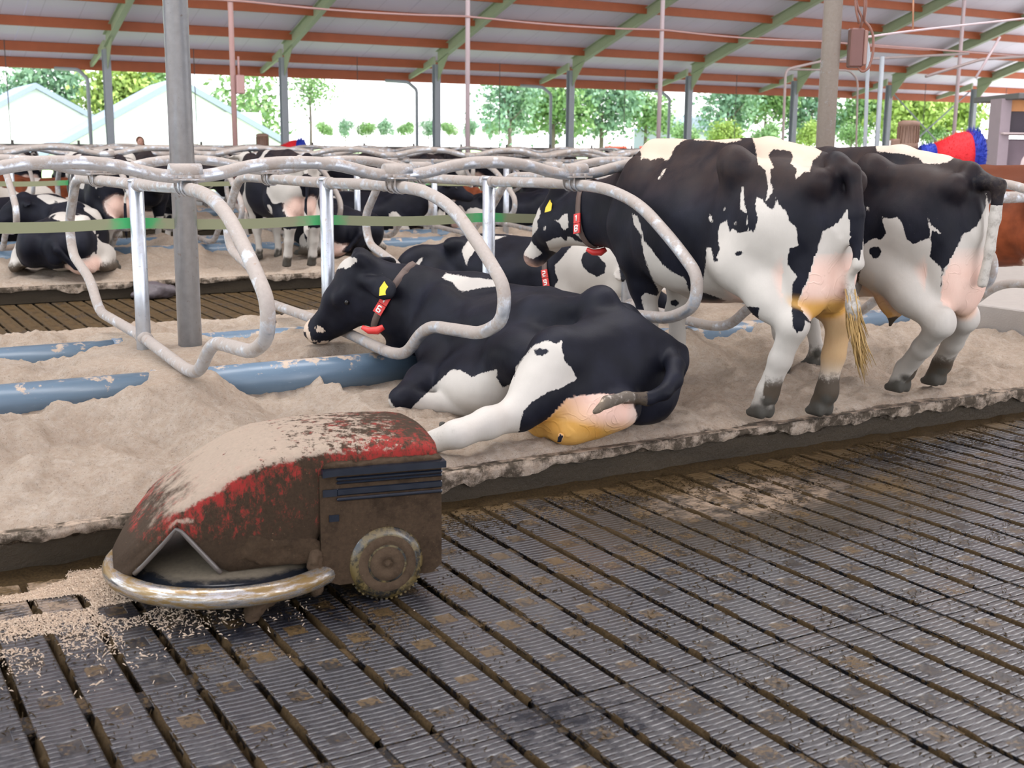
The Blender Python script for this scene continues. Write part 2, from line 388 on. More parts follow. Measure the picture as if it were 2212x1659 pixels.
def m_kerb():
    t = NT('kerb_concrete', .5, .12); p = t.pos(); z = t.sep(p, 2); n = t.noise(t.scale(p, (.35, 1, 1.6)), 7, 6, .65)
    c = t.mix(n, (.018, .0145, .010), (.060, .046, .030)); s = t.step(t.math('ADD', z, t.math('MULTIPLY', t.math('SUBTRACT', t.noise(p, 11, 6, .75), .5), .22)), .145, .185)
    t.set(color=t.mix(s, c, (.36, .28, .21)), rough=t.math('ADD', .3, t.math('MULTIPLY', s, .5)), normal=t.bump(t.noise(p, 40, 6, .7), .6, .012)); return t.m
M_kerb = m_kerb()
def m_sand():
    t = NT('bedding_sand', .95, .15); p = t.pos(); n1 = t.noise(p, 1.7, 5, .6); n2 = t.noise(p, 30, 7, .8); n3 = t.noise(p, 120, 3, .7)
    c = t.mix(t.step(n1, .3, .7), (.50, .42, .345), (.60, .525, .44)); c = t.mix(t.step(n2, .35, .75), t.mix(.5, c, (.34, .22, .125)), c)
    c = t.mix(t.math('MULTIPLY', t.step(n3, .55, .68), .6), c, (.20, .135, .085)); c = t.mix(t.math('MULTIPLY', t.step(n3, .42, .3), .35), c, (.72, .62, .52))
    sp = t.step(t.noise(p, 33, 2), .74, .79); c = t.mix(t.math('MULTIPLY', sp, .5), c, (.14, .10, .07))
    e = t.at('edge'); c = t.mix(t.step(t.math('ADD', e, t.math('MULTIPLY', t.math('SUBTRACT', t.noise(p, 9, 6, .75), .5), 1.5)), .45, .75), c, t.mix(n2, (.05, .042, .032), (.13, .10, .07)))
    t.set(color=c, normal=t.bump(t.math('ADD', t.math('ADD', t.math('MULTIPLY', t.noise(p, 26, 7, .75), 1.4), t.math('MULTIPLY', n3, .6)), t.math('MULTIPLY', t.noise(p, 260, 3, .7), .4)), .9, .018)); return t.m
M_sand = m_sand()
M_manure = flat('manure', (.080, .050, .020), .7, sc=110, var=.9, spec=.12, bump=1.0)
M_dust = flat('sawdust', (.50, .385, .28), .9, sc=40, var=.3)
# ------------------------------------------------------------------ floor: slurry pit with slats over it
PITCH = .1632; GAP = .0235; SLW = PITCH-GAP; U_OFF = .588+GAP/2
fl = MB()
fl.add([(-8, -6, -.16), (46, -6, -.16), (46, 40, -.16), (-8, 40, -.16)], [[0, 1, 2, 3]])
for x0, x1, y0, y1 in ((-8, 8.0, -6, .86), (8.05, 46, -6, 40), (-8, 8.05, 26.1, 40), (-8, 8.05, 17.9, 21.1)): fl.box(((x0+x1)/2, (y0+y1)/2, -.08), (x1-x0, y1-y0, .16), mi=1)
floor = fl.build('floor', [M_pit, M_conc]); floor['kind'] = 'structure'
def slat_mesh(L, per=.0262, bridges=(), sq=.31, ph=.1):
    h = SLW/2; X = np.array([-h, -h, -h+.006, -.034, -.032, 0, .032, .034, h-.006, h, h]); rows = []; pads = []; y = 0.0; k = 0
    dep = np.array([1, 1, 1, .75, .6, .22, .6, .75, 1, 1, 1])            # grooves run out towards the middle of the slat
    while y+per <= L:
        rec = ((y+ph) % sq) < .072
        for dy, dz in ((0, -.0052), (.0035, -.0008), (.006, 0), (.0205, 0), (.0232, -.0008)):
            r = []
            for i, x in enumerate(X):
                zz = dz*dep[i]
                if i in (0, 10): zz = -.09
                elif i in (1, 9): zz = min(dz-.0008, -.003)
                elif 4 <= i <= 6 and rec: zz = -.0022
                r.append((x, y+dy, zz)); pads.append(1.0 if rec and 4 <= i <= 6 else 0.0)
            rows.append(r)
        y += per; k += 1
    n = len(rows); V = [q for r in rows for q in r]; m = len(X); F = [[a*m+b, a*m+b+1, a*m+m+b+1, a*m+m+b] for a in range(n-1) for b in range(m-1)]
    for e in (0, n-1): F.append([e*m+b for b in range(m)][::(1 if e else -1)])
    for b0, b1 in bridges:                                               # webs that join a slat to its neighbour
        k0 = len(V); x0, x1 = h-.002, h+GAP+.002; V += [(x0, b0, -.008), (x1, b0, -.008), (x1, b1, -.008), (x0, b1, -.008), (x0, b0, -.09), (x1, b0, -.09), (x1, b1, -.09), (x0, b1, -.09)]; pads += [.7]*8
        F += [[k0, k0+1, k0+2, k0+3], [k0, k0+4, k0+5, k0+1], [k0+2, k0+6, k0+7, k0+3]]
    me = bpy.data.meshes.new('slat'); me.from_pydata(V, [], F); me.materials.append(M_slat); me.update(); attr(me, 'pad', pads); return me
PAN = [(2.80, KERB), (.90, 2.69)]; SLATS = []
for (y0, y1), br in zip(PAN, (((1.16, 1.27), (.56, .67)), ((1.72, 1.79), (1.16, 1.27), (.50, .61)))):
    mes = [slat_mesh(y1-y0, bridges=br), slat_mesh(y1-y0, bridges=[(a+.05, b+.05) for a, b in br], ph=.255)]; s_ = [i for i in range(-5, 46) if U_OFF+(i+.5)*PITCH-GAP/2 < 7.9]
    for i in s_:
        u = U_OFF+i*PITCH+SLW/2; o = obj('slat', mes[i % 2], floor, (u, y0, random.uniform(-.0015, .0015))); SLATS.append(u)
me = slat_mesh(.112, sq=99)
for u in SLATS[:s_[-1]-s_[0]+1]: obj('slat', me, floor, (u, 2.689, -.001))
MB().box((3.6, 2.745, -.05), (9.2, .11, .085)).build('joint_strip', M_slat, floor)
me = slat_mesh(12.9-9.72, per=.05, bridges=((.7, .8), (1.5, 1.6), (2.3, 2.4)))
for i in range(-3, 46): obj('slat', me, floor, (.4+i*PITCH, 9.72, 0))
# manure standing in the slots
def slot_manure():
    VV = []; FF = []; n0 = 0
    for i in range(-5, 46):
        u0 = U_OFF+i*PITCH+SLW
        if u0 > 7.8: break
        for y0, y1 in PAN:
            ny = int((y1-y0-.06)/.011); ys = y0+.03+np.arange(ny)*.011; xs = np.linspace(-.004, GAP+.016, 8)
            XX, YY = np.meshgrid(xs, ys, indexing='ij'); t = (xs/GAP)[:, None]
            nz = fbm((u0+XX)*45, YY*16, 5, 4)+.55*fbm((u0+XX)*9, YY*2.2, 9, 2)
            hgt = -.085+.083*np.clip(t*1.5-.55+nz*1.7, 0, 1.0)+.009*smst(t, .7, 1.1)*np.clip(nz+.25, 0, .6)-.006*(t > 1.35)
            V = np.stack([u0+XX, YY, hgt], -1).reshape(-1, 3); a, b = XX.shape
            idx = np.arange(a*b).reshape(a, b); F = np.stack([idx[:-1, :-1], idx[1:, :-1], idx[1:, 1:], idx[:-1, 1:]], -1).reshape(-1, 4)
            VV.append(V); FF.append(F+n0); n0 += len(V)
    me = mesh('slot_manure', np.concatenate(VV), np.concatenate(FF), M_manure); o = obj('slot_manure', me); tag(o, 'brown manure filling the slots between the floor slats', 'manure', kind='stuff')
slot_manure()
def litter(name, label, m, pts, lens, cat):                              # loose fibres and crumbs, far too many to count
    V = []; F = []
    for (x, y, z), L in zip(pts, lens):
        a = random.uniform(0, PI); d = np.array([math.cos(a)*L/2, math.sin(a)*L/2, random.uniform(-.2, .35)*L]); w = np.array([-math.sin(a), math.cos(a), 0])*max(.0010, L*.05); c = np.array([x, y, z]); k = len(V)
        V += [c-d-w, c-d+w, c+d+w, c+d-w, c+np.array([0, 0, .0025+L*.12])]; F += [[k, k+1, k+4], [k+1, k+2, k+4], [k+2, k+3, k+4], [k+3, k, k+4]]
    me = mesh(name, V, [list(f) for f in F], m, False); tag(obj(name, me), label, cat, kind='stuff')
P = []
while len(P) < 24000:
    x, y = random.gauss(.62, .36), min(4.66, 4.66-abs(random.gauss(0, .33)))
    if vnoise(np.array([x*7]), np.array([y*7]), 3)[0] > -.16: P.append((x, y, .003))
litter('loose_bedding', 'pale loose bedding spilled on the slats by the kerb', M_dust, P, [random.uniform(.003, .014)*(1 if random.random() < .85 else 2.2) for _ in P], 'bedding')
P = []
while len(P) < 11000:
    x = random.uniform(-.2, 7.6); y = random.uniform(1.2, 4.66) if random.random() < .7 else random.uniform(4.3, 4.67)
    if vnoise(np.array([x*5]), np.array([y*5]), 8)[0] > .02: P.append((x, y, .001))
litter('manure_crumbs', 'brown manure crumbs scattered over the slatted floor', M_manure, P, [random.uniform(.005, .022) for _ in P], 'manure')
def kerb_manure():                                                       # a wet fillet of manure along the foot of the kerb
    us = np.arange(-1.2, 7.9, .018); vs = np.linspace(4.50, 4.69, 12); UU, VV = np.meshgrid(us, vs, indexing='ij')
    H = -.006+.030*smst(VV, 4.56, 4.69)**1.5+.018*fbm(UU*8, VV*14, 61, 4)-.012*smst(VV, 4.6, 4.5); V = np.stack([UU, VV, H], -1).reshape(-1, 3); a, b = UU.shape; idx = np.arange(a*b).reshape(a, b)
    tag(obj('kerb_manure', mesh('kerb_manure', V, np.stack([idx[:-1, :-1], idx[1:, :-1], idx[1:, 1:], idx[:-1, 1:]], -1).reshape(-1, 4), M_manure)), 'dark wet manure lying along the foot of the kerb', 'manure', kind='stuff')
kerb_manure()
# ------------------------------------------------------------------ bedding: deep litter beds behind the kerbs
def bed_h(U, Vv, i, front=True):
    v0, v1 = BEDS[i]; c = CEN[i]; t = Vv-v0; t2 = v1-Vv; s = np.minimum(t, t2)
    lip = .20-.075*np.exp(-(s/.07)**2)-.02*np.exp(-((s-.55)/.35)**2)
    h = lip+.02*smst(s, .1, .6)+.035*np.exp(-((s-1.55)/.35)**2)
    cen = np.exp(-((Vv-c)/.62)**2); k = (U-DU0)/DS; ph = np.cos(2*PI*k)
    h = h+cen*(.155+.05*ph)+np.exp(-((np.abs(Vv-c)-.85)/.33)**2)*(.03+.07*np.clip(ph, 0, 1)**2)
    h = h+.11*fbm(U*1.5, Vv*1.5, 11+i, 3)*smst(s, .05, .5)+.10*fbm(U*3.6, Vv*3.6, 21+i, 4)*smst(s, .03, .35)+.034*fbm(U*10, Vv*10, 5+i, 4)*smst(s, .02, .2)
    return h
def build_bed(i, u0, u1, res, label):
    v0, v1 = BEDS[i]; us = np.arange(u0, u1+res, res); vs = np.concatenate([v0+np.array([-.024, -.032, -.026, -.006, .03]), np.arange(v0+.07, v1-.06, res), v1-np.array([.045, .02, .005])])
    UU, VV = np.meshgrid(us, vs, indexing='ij'); H = bed_h(UU, VV, i)
    if i == 0:
        H = H+.15*np.exp(-((UU-1.72)/.28)**2-((VV-6.42)/.55)**2)+.06*np.exp(-((UU-2.02)/.3)**2-((VV-7.2)/.4)**2)      # the heap under the first divider
        H = H-.05*np.exp(-((UU-1.0)/.5)**2-((VV-5.6)/.45)**2)+.04*np.exp(-((UU-.55)/.22)**2-((VV-5.95)/.2)**2)+.05*np.exp(-((UU-.75)/.2)**2-((VV-5.25)/.15)**2)
        for (a, b) in ((4.35, 4.78), (4.68, 4.70), (5.28, 4.72), (5.62, 4.74), (5.2, 5.72), (5.65, 5.72)): H = H-.035*np.exp(-(((UU-a)/.09)**2+((VV-b)/.10)**2))
        H = np.where((np.abs(UU-3.4) < .9) & (VV > 4.9) & (VV < 6.9), np.minimum(H, .245+.3*np.abs(VV-6.9)*0+.03*fbm(UU*6, VV*6, 2, 3)), H)
        H = H+.016*np.abs(fbm(UU*22, VV*22, 31, 3))+.006*fbm(UU*45, VV*45, 35, 2); H = H-.06*np.exp(-((VV-6.33)/.11)**2)*smst(np.abs(UU-1.70), .15, .4)
        cap = .385+.02*fbm(UU*8, VV*8, 51, 3); H = np.where(H > cap, cap+(H-cap)*.15, H)
        lumps = np.clip(fbm(UU*16, VV*16, 77, 3)-.18, 0, 1)*.06*smst(VV, 4.9, 5.2)*smst(UU, 2.2, .6); H = H+lumps
    H[:, 0] = .115+.06*fbm(us*6, us*0+3.3, 41, 4); H[:, 1] = np.maximum(.150+.03*fbm(us*7, us*0+1.3, 42, 4), H[:, 0]+.012); H[:, 2] = np.maximum(.174, H[:, 1]+.008)
    V = np.stack([UU, VV+np.where(np.arange(len(vs))[None, :] < 5, .010*fbm(UU*9, VV*9, 3, 3), 0), H], -1).reshape(-1, 3); a, b = UU.shape; idx = np.arange(a*b).reshape(a, b)
    F = np.stack([idx[:-1, :-1], idx[1:, :-1], idx[1:, 1:], idx[:-1, 1:]], -1).reshape(-1, 4)
    # side skirts so the bed is a solid heap
    me = mesh('bedding', V, F, M_sand); s = np.minimum(VV-v0, v1-VV); e = np.exp(-(s/.10)**2)*.66; attr(me, 'edge', e.reshape(-1))
    o = obj('bedding', me); tag(o, label, 'bedding', kind='stuff'); 
    return us, vs, H
build_bed(0, -1.4, 7.9, .0165, 'pale sandy bedding of the nearest double row of stalls')
build_bed(1, -.5, 12.5, .05, 'pale sandy bedding of the second row of stalls')
build_bed(2, 0, 20, .08, 'pale sandy bedding of the far row of stalls')
for i, (v0, v1) in enumerate(BEDS):
    u0, u1 = ((-1.6, 7.9), (-.7, 12.5), (-.2, 20))[i]
    k = MB(); n = 60 if i == 0 else 2
    for s, v in ((1, v0), (-1, v1)):
        pr = [(0, 0), (.0, .15), (.015, .165), (.10, .165), (.10, 0)]; V = []; F = []
        for a in range(n+1):
            u = u0+(u1-u0)*a/n
            for y, z in pr: V.append((u, v+s*y, z-.0))
        m = len(pr)
        for a in range(n):
            for b in range(m): F.append([a*m+b, a*m+(b+1) % m, a*m+m+(b+1) % m, a*m+m+b])
        F += [list(range(m)), list(range(n*m, n*m+m))[::-1]]; k.add(V, F)
    o = k.build('kerb', M_kerb); o['kind'] = 'structure'
o = MB().box((8.0, 7.2, .20), (.14, 5.04, .44), bev=.01).build('wall_bed_end', M_conc); o['kind'] = 'structure'
# ------------------------------------------------------------------ stall steelwork
def m_galv(name, dirt, lo=.55):
    t = NT(name, .38, .5, .55); p = t.pos(); n = t.noise(p, 9, 6, .7); sp = t.noise(p, 60, 3)
    c = t.mix(t.noise(p, 22, 4), (.42, .45, .49), (.64, .69, .75)); nz = t.sep(t.n('NewGeometry', 'Normal'), 2)
    d = t.step(t.math('ADD', n, t.math('MULTIPLY', nz, .12)), lo-.12, lo+.06); c = t.mix(t.math('MULTIPLY', d, dirt), c, t.mix(sp, (.235, .185, .145), (.34, .28, .225)))
    c = t.mix(t.step(t.noise(p, 130, 2), .72, .78), c, (.16, .10, .07))
    r = t.step(t.noise(p, 14, 5, .65), .62, .70); c = t.mix(t.math('MULTIPLY', r, .5), c, (.27, .16, .10))
    t.set(color=c, metal=t.math('MULTIPLY', t.math('SUBTRACT', 1, t.math('MULTIPLY', d, dirt)), .75), rough=t.math('ADD', .34, t.math('MULTIPLY', d, .35)), normal=t.bump(sp, .15, .004)); return t.m
M_loop = m_galv('tube_galvanised_dirty', .85, .48); M_post = m_galv('post_galvanised', .45, .70); M_rail = m_galv('rail_galvanised', .85, .50)
def m_pipe():
    t = NT('pipe_blue', .32, .5); p = t.pos(); z = t.sep(p, 2); nz = t.sep(t.n('NewGeometry', 'Normal'), 2)
    c = t.mix(t.noise(t.scale(p, (.4, 3, 3)), 8, 5), (.085, .14, .20), (.14, .205, .27)); d = t.step(t.math('ADD', t.noise(p, 7, 7, .72), t.math('MULTIPLY', nz, .16)), .66, .71)
    c = t.mix(d, c, (.44, .35, .27)); sc = t.step(t.noise(t.scale(p, (1, 6, 6)), 30, 4), .68, .72); c = t.mix(t.math('MULTIPLY', sc, .4), c, (.35, .40, .44))
    t.set(color=c, rough=t.math('ADD', .28, t.math('MULTIPLY', d, .5))); return t.m
M_pipe = m_pipe()
PROF = [(1.76, 1.345), (1.55, 1.365), (.0, 1.372), (-.98, 1.39), (-1.40, 1.375), (-1.72, 1.30), (-2.05, 1.10), (-2.25, .95), (-2.235, .79), (-2.03, .695), (-1.40, .655), (-1.15, .455), (-.92, .43), (0, .475), (1.22, .48), (1.45, .675), (2.03, .80), (2.10, 1.02)]
FIL = .15
def make_divider(detail=True):
    r = empty('stall_divider'); sg = 12 if detail else 8
    MB().tube([(0, a, b) for a, b in PROF], .0335, sg, True, fillet=FIL, fs=5 if detail else 3).build('loop_tube', M_loop, r)
    p = MB(); p.tube([(0, 0, .02), (0, 0, 1.395)], .043, 14); p.lathe([(.046, 0), (.046, .012), (.03, .02), (0, .022)], (0, 0, 1.388), seg=14); p.build('post', M_post, r)
    for dy in (-.06, .06): MB().tube([(0, dy-.022, 1.372), (0, dy+.022, 1.372)], .040, 12).build('sleeve', M_loop, r)
    MB().tube([(0, -.075, .475), (0, .075, .475)], .041, 12).build('sleeve', M_loop, r)
    for yc, zt in ((-1.05, 1.39), (1.05, 1.366)):
        MB().box((0, yc, zt+.043), (.15, .17, .008)).build('clamp_plate', M_rail, r); MB().lathe([(.0375, -.08), (.0385, -.08), (.0385, .08), (.0375, .08)], (0, yc, zt+.083), (1, 0, 0), 14).build('clamp_sleeve', M_rail, r)
        if detail:
            for dx in (-.0, ):
                for dy in (-.06, -.01, .06):
                    u = MB(); q = [(math.cos(a)*.041, 0, math.sin(a)*.041) for a in np.linspace(PI, 2*PI, 9)]
                    u.tube([(-.041, yc+dy, zt+.06)]+[(x, yc+dy, zt+z) for x, _, z in q]+[(.041, yc+dy, zt+.06)], .0055, 6); u.lathe([(.011, 0), (.011, .012), (0, .012)], (.041, yc+dy, zt+.05), seg=6, smooth=False); u.lathe([(.011, 0), (.011, .012), (0, .012)], (-.041, yc+dy, zt+.05), seg=6, smooth=False)
                    u.build('u_bolt', M_rail, r)
    h = MB().tube([(.0335, -2.246, .86), (.0345, -2.246, .86)], .007, 8); h.build('bolt_hole', M_pit, r)
    return r
dv = make_divider(True)
DLAB = {-2: None, -1: 'looped stall divider at the far left edge beside the black cow', 0: 'looped stall divider at the tall galvanised post, foot sunk in the heap', 1: 'looped stall divider round the neck of the lying cow, her head beneath', 2: 'looped stall divider between the lying cow and the standing cow number 18',
        3: 'looped stall divider between the two standing cows', 4: 'looped stall divider just behind the tail of the second standing cow', 5: 'last looped stall divider before the concrete end wall'}
first = True
for k in range(-1, 6):
    o = dv if first else copy_tree(dv); first = False
    o.location = (DU0+DS*k, CEN[0], 0); tag(o, DLAB[k], 'stall divider', 'stall dividers of the nearest row')
dv2 = make_divider(False); first = True
for k in range(-1, 9):
    o = dv2 if first else copy_tree(dv2); first = False
    o.location = (DU0+DS*k+.2, CEN[1], 0); tag(o, f'looped stall divider of the second row, {ORD[k+1]} from the left', 'stall divider', 'stall dividers of the second row')
for k in range(0, 14):
    o = copy_tree(dv2); o.location = (DU0+DS*k+.5, CEN[2], 0); tag(o, f'looped stall divider in the far row under the white poles, {ORD[k]} from the left', 'stall divider', 'stall dividers of the far row')
def neck_rail(v, z, u0, k0, k1, r, label, seg=12, amp=.072):
    pts = []
    for k in range(k0, k1+1):
        u = u0+DS*k
        for d, a in ((-.115, 0), (.115, 0), (.40, 1), (DS-.40, 1)): pts.append((u+d, v-a*.03, z+a*amp))
    o = MB().tube(pts, r, seg, fillet=.16, fs=4).build('neck_rail', M_rail); tag(o, label, 'rail'); return o
neck_rail(CEN[0]-1.05, 1.39+.055, DU0, -3, 4, .034, 'wavy neck rail clamped on the nearest row of dividers, in front')
neck_rail(CEN[0]+1.05, 1.366+.06, DU0, -3, 4, .034, 'wavy neck rail on the far side of the nearest dividers')
neck_rail(CEN[1]-1.05, 1.39+.083, DU0+.2, -3, 8, .034, 'wavy neck rail on the near side of the second row', 8)
neck_rail(CEN[1]+1.05, 1.366+.083, DU0+.2, -3, 8, .034, 'wavy neck rail on the far side of the second row', 8)
neck_rail(CEN[2]-1.05, 1.39+.083, DU0+.5, -2, 13, .034, 'wavy neck rail on the near side of the far row', 6)
neck_rail(CEN[2]+1.05, 1.366+.083, DU0+.5, -2, 13, .034, 'wavy neck rail on the far side of the far row', 6)
# blue brisket pipes half buried along the beds
def brisket(v, z, r, us, label, group, m=M_pipe):
    for a, b in us:
        p = MB().tube([(a, v, z), (b, v, z)], r, 20); q = empty('brisket_pipe', ((a+b)/2, v, 0)); tag(q, label, 'pipe', group)
        p.V = [(x-(a+b)/2, y-v, zz) for x, y, zz in p.V]; p.build('pipe', m, q); MB().tube([((b-a)/2-.05, 0, z), ((b-a)/2+.03, 0, z)], r+.008, 20).build('socket', m, q)
brisket(6.52, .285, .108, [(-1.2, 1.62)], 'blue brisket pipe left of the heap under the first divider', 'blue brisket pipes')
brisket(6.52, .285, .108, [(1.66, 3.3)], 'blue brisket pipe running to the chest of the lying cow', 'blue brisket pipes')
brisket(6.52, .285, .108, [(3.34, 7.8)], 'blue brisket pipe behind the feet of the standing cows', 'blue brisket pipes')
brisket(7.83, .275, .10, [(-1.0, 1.7)], 'blue brisket pipe on the far side of the nearest row, left of the tall post', 'blue brisket pipes')
brisket(7.83, .275, .10, [(1.74, 7.8)], 'blue brisket pipe on the far side of the nearest row', 'blue brisket pipes')
brisket(14.72, .28, .105, [(-.4, 12.4)], 'blue brisket pipe along the near side of the second row', 'far brisket pipes')
brisket(16.05, .28, .105, [(-.4, 12.4)], 'blue brisket pipe along the far side of the second row', 'far brisket pipes')
brisket(22.9, .28, .105, [(0, 19.8)], 'blue brisket pipe along the far row', 'far brisket pipes')
# green webbing strap
def m_strap():
    t = NT('strap_green', .7, .3); p = t.pos(); k = t.math('COSINE', t.math('MULTIPLY', t.math('SUBTRACT', t.sep(p, 0), DU0), 2*PI/DS))
    f = t.step(t.math('ADD', k, t.math('MULTIPLY', t.noise(p, 9, 4), .8)), .9, 1.45); t.set(color=t.mix(f, (.25, .26, .155), (.05, .36, .12))); return t.m
M_strap = m_strap()
def strap(v, z, u0, u1, w, label):
    n = 60; V = []; F = []
    for i in range(n+1):
        u = u0+(u1-u0)*i/n; sag = -.02*abs(math.sin(PI*(u-DU0)/DS)); zz = z+sag-.008*(u-1.7)
        V += [(u, v, zz-w/2), (u, v, zz+w/2), (u, v+.004, zz+w/2), (u, v+.004, zz-w/2)]
    for i in range(n):
        for k in range(4): F.append([i*4+k, i*4+(k+1) % 4, i*4+4+(k+1) % 4, i*4+4+k])
    F += [[0, 1, 2, 3], [n*4+3, n*4+2, n*4+1, n*4]]
    o = MB().add(V, F, False).build('strap', M_strap); tag(o, label, 'strap')
strap(7.26, 1.15, -1.6, 7.7, .062, 'green webbing strap stretched along the posts of the nearest row')
strap(15.46, 1.13, -1, 12, .06, 'green webbing strap along the posts of the second row')
# the tall roof posts of the nearest row
M_bpost = m_galv('post_brownish', .9, .30)
for u, m, lab in ((1.995, M_post, 'tall galvanised roof post standing through the stall divider, left'), (7.21, M_bpost, 'tall brownish roof post behind the standing cows, carrying the switch box')):
    r = empty('roof_post', (u, 7.28, 0)); tag(r, lab, 'post'); MB().tube([(0, 0, .1), (0, 0, 13.2)], .0715, 24).build('post_tube', m, r)
M_pole = flat('pole_pinkish', (.50, .40, .42), .5, var=.08); M_pole2 = flat('pole_rosy', (.46, .28, .26), .5, var=.08)
for i, lab in enumerate(('thin rosy roof pole with a small box, left', 'thin pale roof pole at the centre, over the strap', 'thin pale roof pole above the standing cow\'s shoulder', 'thin pale roof pole just left of the brownish post', 'thin pale roof pole right of the brush motor')):
    r = empty('roof_pole', (.319*23.6+5.19*i, 23.6, 0)); tag(r, lab, 'pole'); MB().tube([(0, 0, .1), (0, 0, 8.25)], .052, 12).build('pole_tube', M_pole if i else M_pole2, r)
    if i == 0: b = MB().box((.12, -.06, 2.72), (.16, .12, .36), bev=.02); b.tube([(.1, -.06, 2.9), (.1, -.06, 3.25)], .02, 6); b.build('control_box', M_pole2, r)
# ------------------------------------------------------------------ roof, far wall posts
def zr(v): return 4.50+.31*(36-v) if v >= 8 else 4.50+.31*28-.31*(8-v)   # underside of the sheets
def m_ceil():
    t = NT('roof_sheet', .5, .4); p = t.pos(); x = t.sep(p, 0); s = t.math('FRACT', t.math('DIVIDE', x, 1.0)); ln = t.step(t.math('ABSOLUTE', t.math('SUBTRACT', s, .5)), .485, .495)
    c = t.mix(t.noise(p, .8, 4), (.72, .69, .80), (.82, .79, .87)); t.set(color=t.mix(t.math('MULTIPLY', ln, .35), c, (.35, .32, .36))); return t.m
M_ceil = m_ceil(); M_purl = flat('timber_red', (.37, .095, .032), .6, sc=3, var=.18); M_raft = flat('steel_green_grey', (.33, .39, .25), .5, var=.1); M_hp = flat('steel_blue_grey', (.30, .33, .36), .5, var=.1); M_white = flat('white_paint', (.8, .8, .78), .4, var=.04)
ce = empty('ceiling'); ce['kind'] = 'structure'
def sheet(v0, v1, u0, u1):
    m = MB(); z0, z1 = zr(v0)+.10, zr(v1)+.10; th = .06
    V = [(u0, v0, z0), (u1, v0, z0), (u1, v1, z1), (u0, v1, z1)]; V += [(x, y, z+th) for x, y, z in V]
    m.add(V, [[0, 3, 2, 1], [4, 5, 6, 7], [0, 1, 5, 4], [1, 2, 6, 5], [2, 3, 7, 6], [3, 0, 4, 7]]); return m
for a in range(14): sheet(8, 38.6, -10+5.2*a, -10+5.2*(a+1)-.012).build('roof_panel', M_ceil, ce)
for a in range(14): sheet(-20, 8, -10+5.2*a, -10+5.2*(a+1)-.012).build('roof_panel', M_ceil, ce)
PV = [38.05, 36.9, 35.19, 33.42, 31.73, 30.0, 28.27, 26.54, 24.8, 23.0, 21.2, 19.4, 17.6, 15.8, 14, 12.2]
for v in PV:
    h = .26 if v < 37.5 else .30; sl = math.atan(.31); R = Matrix.Rotation(-sl*0, 3, 'X')
    MB().box((26, v, zr(v)+.10-h/2-.0), (72, .09, h), bev=.008).build('purlin', M_purl, ce)
for i in range(12):
    u = 7.85-5.2+5.2*i; r = MB(); v0, v1 = 10.6, 35.88; z0, z1 = zr(v0)-.16, zr(v1)-.16
    for dz, w, h in ((0, .022, .34), (-.17, .17, .022), (.16, .17, .02)):
        V = [(u+sx*w/2, v, z+dz+sz*h/2) for v, z in ((v0, z0), (v1, z1)) for sx, sz in ((-1, -1), (1, -1), (1, 1), (-1, 1))]
        r.add(V, [[0, 1, 2, 3], [7, 6, 5, 4]]+[[k, (k+1) % 4, 4+(k+1) % 4, 4+k] for k in range(4)])
    # knee haunch and eave bracket
    r.prism([(35.1, zr(35.1)-.33), (35.87, zr(36)-.9), (35.87, zr(36)-.3)], u-.012, u+.012, lambda a, b, d: (d, a, b)); r.prism([(36.13, zr(36)-.1), (36.13, zr(36)-.35), (38.1, zr(38.1)-.12), (38.1, zr(38.1)+.02)], u-.04, u+.04, lambda a, b, d: (d, a, b))
    r.build('rafter', M_raft, ce)
for i in range(11):
    u = 7.85+5.2*i; p = empty('eave_post', (u, 36, 0)); tag(p, f'blue grey steel eave post, {ORD[i]} from the left along the open side', 'post', 'steel posts of the open side')
    m = MB().box((0, 0, 2.07), (.02, .20, 4.14)); m.box((0, -.105, 2.07), (.20, .016, 4.14)); m.box((0, .105, 2.07), (.20, .016, 4.14)); m.build('steel_section', M_hp, p)
    if i in (0, 2, 3, 4):
        q = empty('downpipe', (u-.42, 36.6, 0)); tag(q, f'dark rain downpipe beside the {ORD[i]} eave post', 'downpipe', 'downpipes of the open side'); MB().tube([(0, 0, 0), (0, 0, 3.35), (-.18, .3, 3.6), (-.7, .9, 3.65)], .055, 8, fillet=.1).build('pipe', M_hp, q)
M_net = flat('rail_dark', (.10, .09, .085), .6); 
fr = empty('feed_fence', (14, 31, 0)); tag(fr, 'dark feed fence with a straight top rail below the open side', 'fence')
MB().tube([(-14, 0, 1.50), (26, 0, 1.50)], .035, 8).build('top_rail', M_net, fr); MB().tube([(-14, 0, .55), (26, 0, .55)], .035, 8).build('lower_rail', M_net, fr)
for i in range(27): MB().tube([(-14+1.5*i, 0, 0), (-14+1.5*i, 0, 1.62)], .03, 6).build('fence_post', M_net, fr)
for i in range(10):
    u = 7.85+5.2*i-2.6; tag(MB().tube([(u, 36.4, 0), (u, 36.4, 4.30)], .013, 5).build('curtain_rope', M_net), f'thin vertical curtain rope, {ORD[i]} from the left in the open side', 'rope', 'curtain ropes')
# cross bracing in the seventh bay, cables, conduits
tag(MB().tube([(39.1, 36, .8), (43.9, 36, 4.0)], .03, 6).build('cross_brace', M_hp), 'thin diagonal brace rising to the right in the open side', 'brace')
tag(MB().tube([(39.1, 36.08, 4.0), (43.9, 36.08, .8)], .03, 6).build('cross_brace', M_hp), 'thin diagonal brace rising to the left in the open side', 'brace')
zc = at(1011, 36, v=23.6)[2]; pts = [(-6+.6*i, 23.6-.06, zc-.06*math.sin(PI*(((-6+.6*i)-7.53)/5.19 % 1))) for i in range(56)]
tag(MB().tube(pts, .022, 6).build('cable', M_pole2), 'thin rosy cable strung along the pale roof poles', 'cable')
